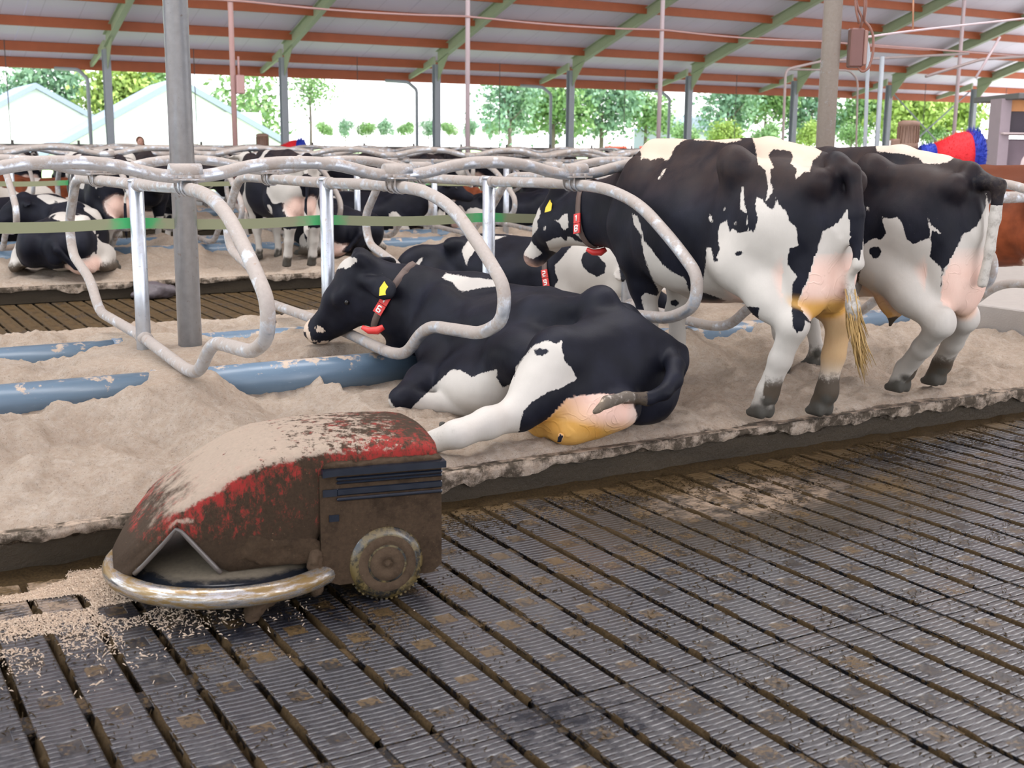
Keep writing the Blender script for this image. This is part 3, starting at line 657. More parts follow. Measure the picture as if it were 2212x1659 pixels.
# ------------------------------------------------------------------ outside
def m_grass():
    t = NT('meadow', .9, .2); p = t.pos(); t.set(color=t.mix(t.noise(p, .25, 5), (.30, .42, .18), (.48, .56, .30))); return t.m
M_grass = m_grass()
o = obj('ground_meadow', mesh('ground_meadow', [(-120, 40, -.06), (200, 40, -.06), (200, 320, -.06), (-120, 320, -.06)], [[0, 1, 2, 3]], M_grass, False)); o['kind'] = 'structure'
M_leaf = []
for nm, a, b in (('leaf_green', (.14, .26, .09), (.30, .44, .18)), ('leaf_bluegreen', (.15, .27, .17), (.28, .42, .26)), ('leaf_yellowgreen', (.20, .30, .05), (.42, .52, .14))):
    t = NT(nm, .6, .3); t.set(color=t.mix(t.noise(t.pos(), .9, 3), a, b)); M_leaf.append(t.m)
M_bark = flat('bark', (.17, .13, .11), .9)
def crown_mesh(n, seed, m, rx, rz, leaf, clump=14):
    r = np.random.default_rng(seed); k = r.normal(size=(clump, 3)); k /= np.linalg.norm(k, axis=1)[:, None]; k *= r.uniform(.25, .8, clump)[:, None]
    c = k[r.integers(0, clump, n)]+r.normal(size=(n, 3))*.2; c *= np.array([rx, rx, rz])
    a = r.normal(size=(n, 3)); a /= np.linalg.norm(a, axis=1)[:, None]; b = np.cross(a, r.normal(size=(n, 3))); b /= np.linalg.norm(b, axis=1)[:, None]; s = leaf*r.uniform(.6, 1.3, n)[:, None]
    V = np.stack([c-a*s, c-b*s*.6, c+a*s, c+b*s*.6], 1).reshape(-1, 3); F = np.arange(4*n).reshape(n, 4); return mesh('crown', V, F, m, False)
CR_M = [crown_mesh(2600, 1, M_leaf[0], 3.4, 3.2, .24), crown_mesh(2400, 2, M_leaf[1], 3.6, 3.4, .24), crown_mesh(3600, 3, M_leaf[2], 3.4, 3.0, .26), crown_mesh(1100, 4, M_leaf[0], 3.4, 3.8, .22, 20)]
def tree(px, py, v, s, kind, label, base=None, group=None):
    p = at(px, py, v=v); r = empty('tree', (p[0], v, -.05)); tag(r, label, 'tree', group); h = p[2]
    t = MB(); t.tube([(0, 0, -.1), (.05, 0, h*.5), (0, 0, h)], [.22*s, .17*s, .08*s], 8)
    for a in range(5): b = a*2.4+px; t.tube([(0, 0, h*(.55+.08*a)), (math.cos(b)*1.4*s, math.sin(b)*1.4*s, h*(.75+.1*a))], [.08*s, .03*s], 5)
    t.build('trunk', M_bark, r); c = obj('crown', CR_M[kind], r, (0, 0, h)); c.scale = (s, s, s); c.rotation_euler = (0, 0, px*.37)
tree(95, 200, 112, 1.15, 1, 'blue green tree rising over the left white barn'); tree(40, 240, 112, .8, 1, 'small blue green tree at the far left edge behind the barn roof')
tree(262, 210, 100, .9, 2, 'yellow green tree behind the valley between the two white barns'); tree(320, 195, 104, .9, 0, 'green tree peeping over the right white barn roof, left of the tall post')
tree(555, 215, 96, 1.25, 3, 'loose open birch like tree with pale trunk right of the white barn'); tree(668, 175, 80, .6, 3, 'sparse light tree top hanging in view beside the second eave post')
tree(1100, 225, 72, .78, 1, 'leafy blue green tree, first of the group at the centre'); tree(1195, 235, 74, .85, 0, 'leafy tree left of the fourth eave post at the centre'); tree(1300, 230, 74, .9, 1, 'leafy tree right of the fourth eave post at the centre'); tree(1395, 240, 76, .78, 0, 'leafy tree behind the thin pale pole at the centre')
tree(1575, 230, 74, .9, 1, 'tall leafy tree right of the fifth eave post'); tree(1655, 215, 76, .85, 0, 'leafy tree left of the sixth eave post'); tree(1750, 240, 76, .9, 1, 'leafy tree behind the brownish post'); tree(1860, 245, 74, .85, 0, 'leafy tree right of the brownish post, behind the water pipes')
tree(1965, 235, 66, .95, 2, 'bright yellow green tree behind the cross bracing, left one'); tree(2050, 240, 66, .9, 2, 'bright yellow green tree behind the cross bracing, right one')
for i in range(14): tree(700+45*i, 278, 150, .42, i % 2, f'small hazy tree in the distant tree line, {ORD[i]} from the left', group='distant tree line')
for i in range(7): tree(1480+90*i, 292, 64, .35, 2 if i % 2 else 0, f'low bush at the edge of the yard, {ORD[i]} from the left', group='yard bushes')
# white barns
M_bw = flat('barn_white', (.86, .86, .86), .6, var=.03); M_br = flat('barn_roof', (.26, .30, .38), .5, var=.05)
def barn(ax, ay, half, v, depth, label):
    c = at(ax, ay, v=v); r = empty('barn', (c[0], v, 0)); tag(r, label, 'barn'); h = c[2]; e = h-half*.56
    az = math.atan2(-v, -c[0])+PI/2+math.radians(9); r.rotation_euler = (0, 0, az)
    m = MB(); m.prism([(-half, 0), (half, 0), (half, e), (0, h), (-half, e)], 0, depth, lambda a, b, d: (a, d, b)); m.build('wall', M_bw, r)
    for s in (-1, 1):
        q = MB(); o_ = half*1.06
        V = [(0, -.5, h+.02), (s*o_, -.5, e-.03*half+.02), (s*o_, depth, e-.03*half+.02), (0, depth, h+.02)]; V += [(x, y, z+.38) for x, y, z in V]
        q.add(V, [[0, 1, 2, 3], [7, 6, 5, 4], [0, 4, 5, 1], [1, 5, 6, 2], [2, 6, 7, 3], [3, 7, 4, 0]]); q.build('roof', M_br, r)
    d = MB().box((half*.45, -.03, 1.7), (half*.4, .06, 3.4)); d.build('door', M_bw, r)
barn(76, 192, 7.0, 92, 10, 'white barn with grey gabled roof at the far left'); barn(384, 182, 7.6, 74, 12, 'large white gabled barn behind the tall galvanised post')
# shed and white parked things far right of centre
b = empty('shed', tuple(at(1470, 300, v=90)*np.array([1, 1, 0]))); tag(b, 'low blue grey shed beyond the yard, behind the fifth eave post', 'shed'); MB().box((0, 0, 1.5), (7, 5, 3.0)).build('wall', M_hp, b); MB().prism([(-3.8, 3), (3.8, 3), (0, 4.3)], -2.7, 2.7, lambda a, c, d: (a, d, c)).build('roof', M_br, b)
M_redf = flat('red_paint', (.60, .06, .03), .5)
for i in range(6):
    p = at(1330+75*i, 306, v=58); q = empty('barrier', (p[0], 58, 0)); tag(q, f'white and red barrier panel in the yard, {ORD[i]} from the left', 'barrier', 'yard barriers'); MB().box((0, 0, .95), (1.5, .1, .9), bev=.02).build('panel', M_white, q); MB().box((-.6, 0, .27), (.1, .1, .65)).build('foot', M_white, q); MB().box((.6, 0, .27), (.1, .1, .65)).build('foot', M_white, q); MB().box((0, -.02, 1.5), (1.5, .12, .16)).build('stripe', M_redf, q)
# ------------------------------------------------------------------ cows
def coat(name, dark=(.0045, .005, .009), light=(.51, .475, .425), rand=False, brown=False):
    t = NT(name, .5, .15); o = t.objc()
    if rand:
        off = t.n('CombineXYZ', X=t.math('MULTIPLY', t.rnd(), 37), Y=t.math('MULTIPLY', t.rnd(), 91), Z=t.math('MULTIPLY', t.rnd(), 13))
        p = t.n('VectorMath', props={'operation': 'ADD'}, i0=o, i1=off)
        w = t.math('ADD', t.math('SUBTRACT', t.noise(p, 1.6, 2, .5, .6), .60), t.math('MULTIPLY', t.at('w'), .5))
    else: w = t.at('w')
    j = t.math('MULTIPLY', t.math('SUBTRACT', t.noise(t.scale(o, (1, 1, .45)), 75, 3), .5), .022)
    f = t.step(t.math('ADD', w, j), -.003, .003)
    n1 = t.noise(o, 5, 5)
    dk = t.mix(t.step(n1, .35, .75), dark, tuple(c*2.0+.002 for c in dark))
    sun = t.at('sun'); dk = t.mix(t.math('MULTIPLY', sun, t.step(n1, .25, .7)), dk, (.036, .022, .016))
    hair = t.noise(t.scale(o, (1, 1, .3)), 90, 4)
    lt = t.mix(t.noise(o, 9, 5), tuple(c*.86 for c in light), light)
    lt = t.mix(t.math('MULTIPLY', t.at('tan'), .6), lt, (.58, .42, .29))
    c = t.mix(f, dk, lt)
    c = t.mix(t.at('pk'), c, t.mix(t.noise(o, 7, 4), (.70, .40, .31), (.78, .56, .46)))
    c = t.mix(t.at('yl'), c, t.mix(t.noise(o, 6, 4), (.55, .24, .03), (.66, .42, .14)))
    d = t.at('dt'); c = t.mix(t.math('MULTIPLY', t.step(d, .05, .6), t.step(t.math('ADD', t.noise(o, 26, 6, .7), d), .75, 1.0)), c, (.075, .058, .042))
    c = t.mix(t.at('hf'), c, (.07, .065, .055))
    speck = t.step(t.noise(o, 130, 2), .76, .8); c = t.mix(t.math('MULTIPLY', speck, .35), c, (.32, .25, .17))
    vein = t.math('MULTIPLY', t.step(t.math('ABSOLUTE', t.math('SUBTRACT', t.noise(o, 7, 1, .5, 1.2), .5)), .035, .0), t.at('pk'))
    t.set(color=c, rough=t.math('ADD', .45, t.math('MULTIPLY', n1, .2)), normal=t.bump(t.math('ADD', t.math('MULTIPLY', hair, .5), t.math('MULTIPLY', vein, 1.2)), .35, .006))
    return t.m
M_coat = coat('holstein_coat'); M_coat_r = coat('holstein_coat_random', rand=True)
M_brown = coat('red_coat', (.13, .032, .011), (.74, .68, .6), rand=True)
M_eye = flat('eye_black', (.006, .005, .005), .06, var=0)
M_tagy = flat('ear_tag_yellow', (.80, .58, .02), .4)
M_collar = flat('collar_web', (.11, .075, .062), .7, sc=40)
M_ctag = flat('collar_tag_red', (.60, .035, .03), .45)
M_digit = flat('digit_white', (.85, .8, .76), .5, var=.03)
def head_prims(B, poll, f, up, s=1.0, ear=(.0, 0), earL=None, earR=None, k=.045):
    f = np.asarray(f, float); f = f/np.linalg.norm(f); up = np.asarray(up, float); up = up-f*(up@f); up /= np.linalg.norm(up); l = np.cross(up, f)
    h = lambda a, b, c: np.asarray(poll)+s*(f*a+l*b+up*c)
    R = np.array([f, l, up]); q = lambda *r: np.array(r)*s
    B.ell(h(.10, 0, -.085), q(.14, .092, .095), k, R, 5)
    B.cap(h(.05, 0, -.05), h(.26, 0, -.052), .062*s, .058*s, k, tag=5)
    B.cap(h(.24, 0, -.062), h(.45, 0, -.085), .056*s, .05*s, .06, tag=5)
    for e in (-1, 1):
        B.ell(h(.185, e*.076, -.052), q(.062, .036, .042), .04, R, 5)
        B.cap(h(.14, e*.045, -.15), h(.34, e*.03, -.135), .078*s, .052*s, .06, tag=5)
        B.cap(h(.10, e*.04, -.21), h(.40, e*.018, -.15), .062*s, .036*s, .05, tag=5)
    B.ell(h(.47, 0, -.095), q(.062, .074, .06), .05, R, 5); B.ell(h(.45, 0, -.142), q(.052, .05, .034), .03, R, 5)
    B.ell(h(.0, 0, -.02), q(.045, .055, .05), .05, R, 5)
    for e in (-1, 1): B.ell(h(.525, e*.042, -.08), q(.022, .016, .026), .018, R, 5, neg=True)
    for e, dr in ((1, earL), (-1, earR)):
        dr = np.asarray(dr if dr is not None else (-.15, e*1., -.28), float); D = f*dr[0]+l*dr[1]+up*dr[2]; D /= np.linalg.norm(D)
        nn = np.cross(D, f+.001*up); nn /= np.linalg.norm(nn); t = np.cross(nn, D)
        c = h(.045, e*.088, -.075)
        B.cap(c, c+D*.06*s, .03*s, .034*s, .03, tag=6); B.ell(c+D*.125*s, np.array([.10, .058, .021])*s, .025, np.array([D, t, nn]), 6)
    return h, R
def hoof(B, p, fwd, s=1.0, tag=1):                                        # two claws, dew claws
    fwd = np.array([fwd[0], fwd[1], 0.]); fwd /= np.linalg.norm(fwd); sd = np.array([-fwd[1], fwd[0], 0])
    R = np.array([fwd, sd, [0, 0, 1.]])
    z = np.array([0, 0, 1.]); p = np.asarray(p)
    for e in (-1, 1):
        q = p+sd*e*.028*s
        B.cap(q-fwd*.028+z*.045, q+fwd*.062+z*.022, .036*s, .022*s, .014, tag=8); B.cap(q-fwd*.035+z*.02, q+fwd*.055+z*.014, .024*s, .018*s, .012, tag=8)
        B.ell(q-fwd*.07+z*.105, V3(.02, .017, .024)*s, .012, R, 8)
def leg_h(B, hip, stifle, hock, fet, foot, fwd, s=1.0, tag=1):
    B.path([hip, stifle], [.17*s, .135*s], .1, tag=0); hock = np.asarray(hock); st = np.asarray(stifle)
    mid = st*.45+hock*.55
    B.path([stifle, mid, hock], [.145*s, .108*s, .074*s], .08, tag=tag)
    B.path([hock, np.asarray(hock)*.5+np.asarray(fet)*.5, fet], [.072*s, .058*s, .058*s], .04, tag=tag)
    bk = -np.array([fwd[0], fwd[1], 0]); B.ell(hock+bk*.035+np.array([0, 0, .03]), V3(.045, .036, .06), .05, None, tag)
    B.path([fet, np.asarray(foot)+np.array([0, 0, .06])], [.058*s, .056*s], .03, tag=tag); hoof(B, foot, fwd, s, tag)
def leg_f(B, sh, elbow, knee, fet, foot, fwd, s=1.0, tag=2):
    B.path([sh, elbow], [.13*s, .11*s], .1, tag=0); kn = np.asarray(knee)
    B.path([elbow, np.asarray(elbow)*.5+kn*.5, kn], [.11*s, .08*s, .062*s], .07, tag=tag)
    B.ell(kn+np.array([0, 0, .0]), V3(.057, .057, .065), .04, None, tag)
    B.path([knee, kn*.5+np.asarray(fet)*.5, fet], [.054*s, .045*s, .048*s], .03, tag=tag)
    B.path([fet, np.asarray(foot)+np.array([0, 0, .06])], [.046*s, .046*s], .03, tag=tag); hoof(B, foot, fwd, s, tag)
def trunk(B, st, k=.06):
    """st rows: centre, forward, left, up, halfwidth, h_up, h_down, pinch"""
    B.loft([(np.asarray(c, float), *[np.asarray(v, float)/np.linalg.norm(v) for v in (f, l, u)], w, a, b, p) for c, f, l, u, w, a, b, p in st], k, 0)
def std_cow(B, fwd=(0, 1, 0), o=(0, 0, 0), hind=None, hock=None, front=None, knee=None, poll=None, hdir=None, tail=None, udder=1.0, headup=(0, 0, 1), earL=None, earR=None, s=1.0, hs=1.0, nkd=0.):
    """a standing dairy cow; local x forward, y left, z up about o on the ground; returns the local->world map and the head map"""
    f = np.array([fwd[0], fwd[1], 0.]); f /= np.linalg.norm(f); l = np.array([-f[1], f[0], 0]); z = V3(0, 0, 1); o = np.asarray(o, float)
    L = lambda x, y, zz: o+s*(f*x+l*y+z*zz)
    rows = [(-.93, 1.32, 1.02, .10, .2), (-.84, 1.38, .90, .19, .3), (-.66, 1.41, .80, .245, .35), (-.40, 1.445, .70, .275, .42), (-.15, 1.435, .60, .335, .5), (.10, 1.425, .57, .375, .5), (.32, 1.425, .60, .36, .5), (.52, 1.43, .66, .29, .55), (.70, 1.40, .72, .225, .5), (.82, 1.30, .80, .16, .3)]
    st = []
    for x, t, b, w, p in rows:
        zc = b+(t-b)*.46; st.append((L(x, 0, zc), f, l, z, w*s, (t-zc)*s, (zc-b)*s, p))
    trunk(B, st)
    B.path([L(-.9, 0, 1.355), L(-.4, 0, 1.415), L(.2, 0, 1.40), L(.62, 0, 1.40)], [.045, .05, .05, .06], .07)
    hind = hind or [(-.66, .16, 0), (-.68, -.17, 0)]; hock = hock or [(-.84, .165, .53), (-.83, -.17, .53)]
    front = front or [(.50, .14, 0), (.52, -.14, 0)]; knee = knee or [(.53, .14, .40), (.54, -.14, .40)]
    for e, hi, ho, fr, kn in zip((1, -1), hind, hock, front, knee):
        B.ell(L(-.40, e*.255, 1.37), V3(.085, .07, .075)*s, .07, np.array([f, l, z])); B.ell(L(-.91, e*.125, 1.27), V3(.06, .05, .055), .06, np.array([f, l, z]))
        B.cap(L(-.42, e*.24, 1.34), L(-.88, e*.13, 1.26), .05, .045, .09)
        B.ell(L(-.13, e*.41, 1.26), V3(.15, .09, .11), .10, neg=True)
        B.ell(L(-.66, e*.155, 1.03), V3(.25, .115, .32)*s, .09, np.array([f, l, z]))
        B.cap(L(-.42, e*.25, 1.28), L(-.36, e*.24, .84), .05, .07, .12)
        leg_h(B, L(-.62, e*.16, 1.05), L(-.46, e*.195, .82), L(*ho), L(hi[0]-.045, hi[1], hi[2]+.15), L(*hi), f, s)
        B.ell(L(.55, e*.19, 1.10), V3(.15, .075, .27)*s, .1, np.array([f, l, z]))
        leg_f(B, L(.62, e*.17, .95), L(.50, e*.18, .78), L(*kn), L(fr[0]-.04, fr[1], fr[2]+.13), L(*fr), f, s)
    B.ell(L(.74, 0, .78), V3(.15, .13, .14), .1)
    poll = np.asarray(poll) if poll is not None else L(1.30, 0, 1.46); hd = np.asarray(hdir) if hdir is not None else f*.8-z*.6
    nk = poll+(-hd/np.linalg.norm(hd))*.0-z*.10
    B.path([L(.62, 0, 1.12), (L(.9, 0, 1.12)+nk)*.5-z*nkd, nk+hd/np.linalg.norm(hd)*.06-z*(.04+nkd)], [.235, .165, .125], .1, sq=(np.cross(z, f)+1e-6, 1.45))
    B.cap(L(.72, 0, .92), nk-z*.10+hd/np.linalg.norm(hd)*.08, .12, .075, .12)
    h, R = head_prims(B, poll, hd, headup, hs*s, earL=earL, earR=earR)
    if udder:
        u = udder
        for e in (1, -1):
            B.ell(L(-.74, e*.085, .80), V3(.17, .105, .23)*u, .04, np.array([f, l, z]), 3)
            B.ell(L(-.48, e*.085, .73), V3(.19, .105, .15)*u, .06, np.array([f, l, z]), 3)
            B.cap(L(-.68, e*.07, .60), L(-.68, e*.08, .535), .017, .013, .02, tag=4); B.cap(L(-.47, e*.09, .60), L(-.46, e*.10, .535), .017, .013, .02, tag=4)
        B.cap(L(-.30, 0, .68), L(.15, 0, .60), .07, .05, .1, tag=3)
    tail = tail or [L(-.88, 0, 1.37), L(-.99, 0, 1.30), L(-1.03, 0, 1.05), L(-1.02, .02, .75), L(-1.01, .02, .5), L(-1.0, .02, .32)]
    B.path(tail, [.045, .04, .03, .024, .036, .012], .025, tag=7)
    return L, h, R
def finish(B, name, label, group, vx, root_loc, m, paint, smooth=2, cat='cow', rough=0):
    V, F = B.skin(vx, smooth)
    if rough:                                                             # loose skin and hair keep the surface from being perfectly smooth
        N = vnormals(V, F); V = V+N*(rough*fbm(V[:, 0]*7, V[:, 1]*7, 3, 3, V[:, 2]*7))[:, None]
    N = vnormals(V, F); root = empty(name, root_loc); tag(root, label, cat, group)
    me = mesh('body', V-np.asarray(root_loc), F, m); a = {k: np.zeros(len(V)) for k in ('w', 'pk', 'yl', 'dt', 'hf', 'sun', 'tan')}
    ds = {t: B.field(V, (t,)) for t in {p[7] for p in B.pr}}
    paint(V, N, ds, a)
    for k, v in a.items(): attr(me, k, v)
    obj('body', me, root); return root, V, F
def eyes(root, h, s=1.0, r=.024):
    for e in (1, -1):
        P = h(.185, e*.106, -.078)-np.array(root.location); me = MB().lathe([(0, -r), (r*.7, -r*.7), (r, 0), (r*.7, r*.7), (0, r)], seg=14)
        me.build('eye', M_eye, root, tuple(P))
def plate(pts, th, nrm):                                                  # thin solid plate from an outline
    n = Vector(nrm).normalized()*th; P = [Vector(p) for p in pts]; V = P+[p+n for p in P]; k = len(P)
    return V, [list(range(k))[::-1], list(range(k, 2*k))]+[[i, (i+1) % k, k+(i+1) % k, k+i] for i in range(k)]
def ear_tag(root, c, right, up, s=1.0):
    right = Vector(right).normalized(); up = Vector(up).normalized(); n = right.cross(up); c = Vector(c)-Vector(root.location)
    q = [(-.028, -.035), (.03, -.03), (.028, .012), (.012, .03), (.004, .045), (-.008, .03), (-.024, .01)]
    V, F = plate([c+right*a*s+up*b*s for a, b in q], .004, n); MB().add(V, F).build('ear_tag', M_tagy, root)
DIG = {'0': '1110111', '1': '0010010', '2': '1011101', '6': '1101111', '8': '1111111', '9': '1111011'}
def digit(mb, ch, c, right, up, n, w, h, th):
    seg = {0: ((-1, 1), (1, 1)), 1: ((-1, 1), (-1, 0)), 2: ((1, 1), (1, 0)), 3: ((-1, 0), (1, 0)), 4: ((-1, 0), (-1, -1)), 5: ((1, 0), (1, -1)), 6: ((-1, -1), (1, -1))}
    if ch == '1': S = [((.1, 1), (.1, -1)), ((.1, 1), (-.6, .55))]
    else: S = [seg[i] for i, b in enumerate(DIG[ch]) if b == '1']
    for a, b in S: mb.tube([c+right*(a[0]*w)+up*(a[1]*h)+n*.002, c+right*(b[0]*w)+up*(b[1]*h)+n*.002], th, 6)
def collar(root, pts, width, axis, digits=None, at_i=0, pend=None):
    """webbing strap through world points lying on the neck; axis = the neck's own direction"""
    o = Vector(root.location); P = [Vector(p)-o for p in pts]; ax = Vector(axis).normalized(); n = len(P); V = []; F = []
    cen = sum(P, Vector())/n
    for p in P:
        out = (p-cen); out -= ax*out.dot(ax); out.normalize(); V += [p-ax*width/2, p+ax*width/2, p+ax*width/2+out*.006, p-ax*width/2+out*.006]
    for i in range(n-1):
        for k in range(4): F.append([i*4+k, i*4+(k+1) % 4, i*4+4+(k+1) % 4, i*4+4+k])
    F += [[0, 1, 2, 3], [n*4-4, n*4-1, n*4-2, n*4-3]]
    c = MB().add(V, F, True).build('collar', M_collar, root)
    if digits:
        for q, ch in enumerate(digits):
            i = at_i; a, b = P[i], P[i+1]; d = (b-a).normalized(); d = -d if d.z > 0 else d; m = a+d*(.038+.066*q); out = m-cen; out -= ax*out.dot(ax); out.normalize()
            out = (out-d*out.dot(d)).normalized(); rt = d.cross(out)
            toward = (Vector(CP)-(m+o)).normalized()
            V, F = plate([m+rt*x*.028+d*y*.031+out*.005 for x, y in ((-1, -1), (1, -1), (1, 1), (-1, 1))], .008, out)
            t = MB().add(V, F).build('number_tag', M_ctag, c); mb = MB()
            up = -d if d.z < 0 else d; right = up.cross(out)
            if right.dot(Vector(CR)) < 0: right = -right
            digit(mb, ch, m+out*.0135, right, up, out, .011, .018, .0045); mb.build('digit', M_digit, t)
    if pend is not None:
        pc, pd, pu = [Vector(q) for q in pend]; pc = pc-o; pd.normalize(); pu.normalize(); mb = MB()
        mb.tube([pc-pd*.06+pu*.02, pc-pd*.02, pc+pd*.03, pc+pd*.065+pu*.02], [.012, .02, .024, .016], 8); mb.build('transponder', M_ctag, c)
    return c
# ---- the cow standing in the middle stall (collar 18)
def ring(B, c, ax, up, n=22, R=.5, off=.004, a0=0, a1=2*PI):              # points on the body around an axis: a collar's path
    ax = np.asarray(ax, float); ax /= np.linalg.norm(ax); up = np.asarray(up, float); up = up-ax*(up@ax); up /= np.linalg.norm(up); sd = np.cross(ax, up); out = []
    for i in range(n+1):
        a = a0+(a1-a0)*i/n; d = up*math.cos(a)+sd*math.sin(a); t = np.linspace(.02, R, 120); P = np.asarray(c)+np.outer(t, d)
        f = B.field(P); j = np.argmax(f > 0); out.append(P[j]+d*off)
    return out
def surf(B, x, y, near=4.0, far=11.0):                                    # first point of a body along a line of sight
    d = ray(x, y)/FPX; s = np.arange(near, far, .006); P = CP+np.outer(s, d); f = B.field(P); j = np.argmax(f < 0); return P[j]
def main_cow():
    B = Body(); o = V3(4.50, 5.35, .20)
    poll = at(1203, 404, u=4.30); muz = at(1136, 532, u=4.16); hd = muz-poll
    tail = [V3(4.5, 4.47, 1.56), V3(4.52, 4.37, 1.50), V3(4.53, 4.325, 1.30), V3(4.54, 4.31, 1.05), at(1833, 600, u=4.56), at(1842, 660, u=4.58), at(1852, 738, u=4.62)]
    L, h, R = std_cow(B, (0, 1, 0), o, hind=[(-.62, .165, .0), (-.70, -.19, -.01)], hock=[(-.83, .165, .53), (-.80, -.20, .53)],
        front=[(.40, .13, .02), (.50, -.12, .02)], knee=[(.45, .14, .42), (.52, -.13, .42)], poll=poll, hdir=hd, tail=tail[:0] or None, udder=1.02, headup=V3(-.9, -.1, .5), hs=1.075, nkd=.07, s=.988,
        earL=(.35, .75, -.35), earR=(-.2, -1, -.2))
    B.pr = [p for p in B.pr if p[7] != 7]; B.path(tail, [.046, .042, .034, .026, .022, .034, .014], .025, tag=7)
    # fuller rear udder hanging behind the hocks, navel skin
    B.ell(L(-.84, .07, .80), V3(.13, .11, .235), .04, None, 3); B.ell(L(-.84, -.09, .81), V3(.13, .11, .225), .035, None, 3); B.ell(L(-.90, 0, 1.05), V3(.06, .12, .16), .06, None, 3)
    WH = [[(1333, 359), (1363, 321), (1382, 311), (1404, 300), (1420, 290), (1480, 290), (1495, 298), (1477, 303), (1458, 318), (1448, 340), (1439, 348), (1429, 340), (1407, 346), (1391, 340), (1384, 348), (1385, 330), (1377, 319), (1360, 337), (1341, 362)],
          [(1499, 303), (1505, 290), (1590, 290), (1602, 303), (1570, 309), (1530, 304)], [(1436, 363), (1440, 364), (1424, 388), (1420, 387)],
          [(1366, 461), (1377, 466), (1384, 488), (1391, 520), (1404, 535), (1430, 570), (1455, 590), (1480, 600), (1492, 640), (1482, 700), (1455, 760), (1415, 760), (1395, 690), (1385, 640), (1395, 632), (1418, 640), (1424, 630), (1408, 600), (1393, 560), (1388, 535), (1384, 507), (1368, 482)],
          [(1165, 447), (1168, 460), (1160, 480), (1163, 490), (1160, 497), (1145, 515), (1150, 524), (1172, 548), (1150, 560), (1125, 548), (1125, 500), (1145, 480), (1152, 465)],
          [(1194, 473), (1205, 477), (1219, 461), (1226, 462), (1228, 493), (1218, 497), (1212, 490), (1210, 483)], [(1174, 488), (1179, 489), (1178, 500), (1174, 497)],
          [(1180, 523), (1196, 515), (1213, 512), (1218, 519), (1224, 521), (1226, 510), (1235, 513), (1245, 521), (1260, 524), (1271, 529), (1284, 534), (1292, 549), (1300, 560), (1312, 580), (1332, 612), (1350, 640), (1320, 610), (1290, 570), (1270, 552), (1235, 545), (1200, 545), (1187, 540)],
          [(1241, 491), (1249, 496), (1259, 516), (1257, 519), (1243, 505)],
          [(1620, 290), (1626, 299), (1631, 314), (1637, 354), (1654, 368), (1659, 402), (1654, 435), (1662, 425), (1671, 410), (1664, 395), (1664, 365), (1671, 361), (1659, 334), (1671, 322), (1708, 327), (1713, 338), (1708, 354), (1722, 365), (1718, 388), (1739, 371), (1749, 371), (1756, 348), (1772, 333), (1776, 324), (1810, 329), (1823, 349), (1850, 349), (1843, 333), (1830, 310), (1810, 285), (1742, 280)],
          [(1634, 425), (1648, 432), (1652, 440), (1661, 449), (1671, 452), (1674, 440), (1676, 425), (1681, 439), (1697, 456), (1705, 479), (1720, 490), (1725, 530), (1705, 537), (1702, 557), (1702, 572), (1712, 585), (1722, 599), (1712, 612), (1710, 656), (1712, 707), (1722, 719), (1735, 714), (1741, 693), (1755, 700), (1745, 760), (1710, 920), (1600, 920), (1635, 780), (1640, 665), (1600, 660), (1515, 630), (1524, 572), (1526, 535), (1536, 535), (1543, 565), (1553, 565), (1548, 557), (1555, 540), (1551, 506), (1556, 483), (1570, 476), (1577, 500), (1583, 493), (1594, 503), (1617, 500), (1614, 463), (1599, 452), (1599, 435), (1602, 403), (1606, 403), (1607, 432), (1614, 463), (1612, 486), (1629, 506), (1637, 473), (1632, 445)],
          [(1563, 450), (1567, 447), (1565, 458), (1562, 458)], [(1533, 462), (1537, 466), (1540, 480), (1533, 478), (1531, 470)], [(1586, 480), (1590, 478), (1591, 485), (1586, 487)],
          [(1834, 395), (1834, 440), (1820, 470), (1800, 488), (1778, 500), (1760, 560), (1748, 600), (1725, 650), (1745, 672), (1860, 660), (1860, 395)]]
    BL = [[(1588, 545), (1600, 541), (1606, 547), (1600, 552), (1590, 552)], [(1448, 650), (1458, 647), (1470, 655), (1462, 662), (1450, 660)], [(1430, 640), (1438, 625), (1436, 655), (1430, 658)]]
    def paint(V, N, ds, a):
        x, y, z = proj(V); vis = ((CP-V)*N).sum(1) > -.02*z
        w = patches(V, WH, BL); far = V[:, 0] > 4.72
        w = np.where(far & ~((y > 590) & (x > 1740)) & (V[:, 2] < 1.5), fbm(V[:, 0]*2+3, V[:, 1]*2, 5, 2, V[:, 2]*2)*.3-.05, w)
        legR = (ds[1] < .03) & (V[:, 0] > 4.5); w = np.where(legR, np.where((V[:, 2] > .72) & (V[:, 0] > 4.72), -.03, .06), w)
        legF = (ds[2] < .03) & (V[:, 0] > 4.5); w = np.where(legF, np.where(V[:, 2] > .6, w, .05), w)
        low = (V[:, 2] < .56) & (ds[2] < .06); w = np.where(low, .05, w)
        tl = near(ds[7], .02) > .5; w = np.where(tl, np.where(V[:, 2] < 1.12+.05*np.sin(V[:, 0]*90), .05, -.05), w)
        a['w'] = w
        seen = (V[:, 0] < 4.5) & (x > 1690); up = poly_sd(x, y, [(1834, 440), (1820, 470), (1800, 488), (1778, 500), (1760, 560), (1748, 600), (1724, 655), (1745, 690), (1880, 690), (1880, 440)])
        ud = near(ds[3], .05)*(V[:, 2] < 1.10)*np.where(seen & (up < 0), 0, 1); a['pk'] = np.clip(ud*.8*smst(V[:, 2], 1.16, 1.0), 0, 1); a['w'] = np.where(ud > .4, .05, a['w'])
        a['yl'] = np.clip(near(ds[3], .03)*smst(V[:, 2], .90, .82)*(V[:, 1] < 4.75)+(legR*smst(V[:, 2], .36, .55)*.65)+(tl*smst(V[:, 2], .78, .55)*.6), 0, 1)
